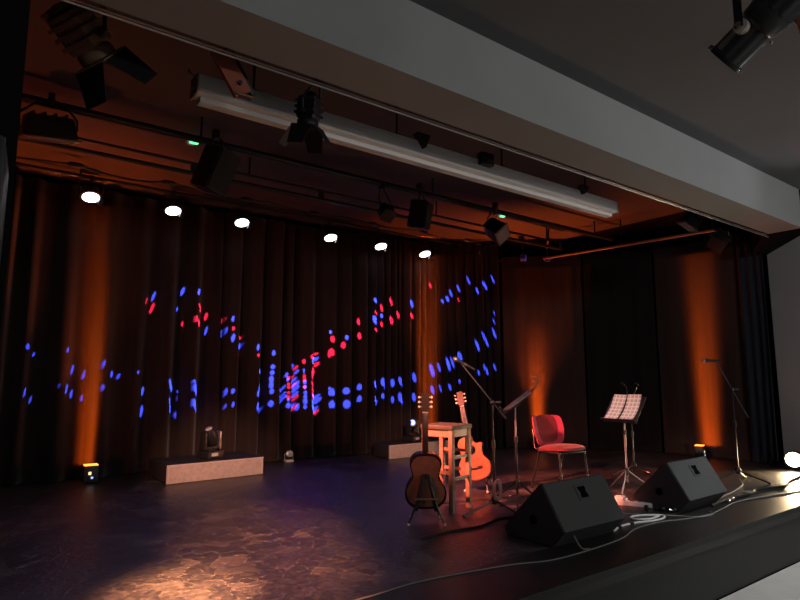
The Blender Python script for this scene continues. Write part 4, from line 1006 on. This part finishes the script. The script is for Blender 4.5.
RED_SPOTS = '''2.06,8.37,2.23,0.033,0.08;1.93,8.37,2.3,0.017,0.057;2.66,8.38,2.24,0.035,0.053;2.59,8.38,2.27,0.052,0.03;2.51,8.38,2.05,0.052,0.052;2.61,8.38,2.02,0.069,0.06;2.81,8.38,2.17,0.026,0.061;2.99,8.38,2.08,0.018,0.062;3.1,8.38,1.95,0.027,0.039;3.29,8.38,1.87,0.027,0.031;3.28,8.38,1.63,0.018,0.031;3.5,8.38,1.55,0.027,0.032;4.19,8.38,1.42,0.029,0.033;4.15,8.38,1.31,0.038,0.025;4.05,8.38,1.24,0.038,0.033;4.13,8.38,1.26,0.028,0.033;4.05,8.38,1.14,0.028,0.033;4.05,8.38,1.09,0.038,0.033;4.12,8.38,1.17,0.028,0.025;4.13,8.38,1.12,0.019,0.025;4.05,8.38,1,0.028,0.033;4.12,8.38,1.03,0.028,0.025;4.13,8.38,0.98,0.028,0.033;4.05,8.38,0.93,0.038,0.033;4.17,8.38,1.17,0.038,0.025;4.19,8.38,0.95,0.038,0.033;4.18,8.38,0.81,0.038,0.033;4.3,8.37,1.49,0.039,0.042;4.31,8.37,1.24,0.038,0.05;4.31,8.37,1.18,0.038,0.025;4.32,8.37,1.08,0.038,0.033;4.56,8.35,1.51,0.049,0.042;4.5,8.35,1.4,0.049,0.042;4.47,8.36,1.33,0.039,0.042;4.46,8.36,1.26,0.029,0.034;4.47,8.36,1.16,0.039,0.034;4.48,8.35,1.07,0.039,0.034;4.49,8.35,0.99,0.048,0.034;4.45,8.36,1.58,0.039,0.042;4.75,8.33,1.62,0.03,0.051;4.55,8.35,1.68,0.039,0.025;4.56,8.35,0.75,0.048,0.034;4.3,8.37,1.49,0.029,0.033;4.81,8.33,1.88,0.05,0.06;4.79,8.33,1.66,0.069,0.069;5,8.31,1.78,0.05,0.061;5.29,8.28,1.93,0.041,0.062;5.27,8.28,2.18,0.031,0.062;5.7,8.21,2.44,0.031,0.073;5.7,8.21,2.15,0.031,0.054;5.9,8.18,2.27,0.042,0.073;5.89,8.18,2.6,0.032,0.074;5.6,8.22,2.37,0.031,0.036;6.03,8.16,2.37,0.032,0.065;6.3,8.12,2.39,0.032,0.056;6.63,8.02,2.94,0.033,0.057;7.14,7.83,2.69,0.022,0.048;5.6,8.22,2.08,0.042,0.027'''

def gobo(name, loc, target, spots, power, col):
    """spotlight with a slide in it: a dark mask with elliptical holes, thrown on the curtain"""
    o = add_spot(name, loc, target, power, col, 150, .0, .004)
    l = o.data; l.use_nodes = True; nt = l.node_tree; L = nt.links.new
    em = nt.nodes['Emission']
    Mi = o.rotation_euler.to_matrix().inverted()
    def pr(p):
        q = Mi @ (V(p) - V(loc)); return V((q.x / -q.z, q.y / -q.z, 0))
    tc = nt.nodes.new('ShaderNodeTexCoord'); sp = nt.nodes.new('ShaderNodeSeparateXYZ'); L(tc.outputs['Normal'], sp.inputs[0])
    def mth(op, a, b=None, cl=False):
        k = nt.nodes.new('ShaderNodeMath'); k.operation = op; k.use_clamp = cl
        for i, q in enumerate((a, b)):
            if q is None: continue
            if isinstance(q, (int, float)): k.inputs[i].default_value = q
            else: L(q, k.inputs[i])
        return k.outputs[0]
    nz = mth('MULTIPLY', sp.outputs['Z'], -1.)
    cb = nt.nodes.new('ShaderNodeCombineXYZ')
    L(mth('DIVIDE', sp.outputs['X'], nz), cb.inputs['X']); L(mth('DIVIDE', sp.outputs['Y'], nz), cb.inputs['Y'])
    acc = None
    for e in spots.strip().split(';'):
        x, y, z, rx, ry = map(float, e.split(',')); rx *= .85; ry *= .9
        c = pr((x, y, z)); wx = abs((pr((x + rx, y, z)) - c).x); wy = abs((pr((x, y, z + ry)) - c).y)
        n = nt.nodes.new('ShaderNodeVectorMath'); n.operation = 'MULTIPLY_ADD'
        n.inputs[1].default_value = (1 / wx, 1 / wy, 0); n.inputs[2].default_value = (-c.x / wx, -c.y / wy, 0)
        L(cb.outputs[0], n.inputs[0])
        ln = nt.nodes.new('ShaderNodeVectorMath'); ln.operation = 'LENGTH'; L(n.outputs[0], ln.inputs[0])
        acc = ln.outputs['Value'] if acc is None else mth('MINIMUM', acc, ln.outputs['Value'])
    mr = nt.nodes.new('ShaderNodeMapRange'); mr.interpolation_type = 'SMOOTHSTEP'
    mr.inputs['From Min'].default_value = 1.25; mr.inputs['From Max'].default_value = .75; mr.inputs['To Min'].default_value = 0; mr.inputs['To Max'].default_value = 1
    L(acc, mr.inputs['Value']); L(mr.outputs[0], em.inputs['Strength'])
    return o
GP = (4.33, 5.66, 3.06)
gobo('gobo_beam', GP, (4.3, 8.38, 1.8), BLUE_SPOTS, 56000, (.035, .07, 1.))
gobo('gobo_beam', GP, (4.3, 8.38, 1.8), RED_SPOTS, 27000, (1., .02, .09))


# ------------------------------------------------------------------ camera
cam = bpy.data.cameras.new('camera'); co = bpy.data.objects.new('camera', cam); COL.objects.link(co)
cam.sensor_width = 36; cam.lens = 36 * 580 / 800; cam.clip_start = .05
pit = math.atan(78 / 580); yaw = math.atan(435 / 585)
Fv = V((math.sin(yaw) * math.cos(pit), math.cos(yaw) * math.cos(pit), math.sin(pit))); Rv = V((math.cos(yaw), -math.sin(yaw), 0)); Uv = Rv.cross(Fv)
co.matrix_world = Matrix(((Rv.x, Uv.x, -Fv.x, 0), (Rv.y, Uv.y, -Fv.y, 0), (Rv.z, Uv.z, -Fv.z, 1.25), (0, 0, 0, 1)))
S.camera = co
S.view_settings.view_transform = 'Standard'; S.view_settings.look = 'None'; S.view_settings.gamma = 1
S.view_settings.use_curve_mapping = False; S.view_settings.exposure = 0
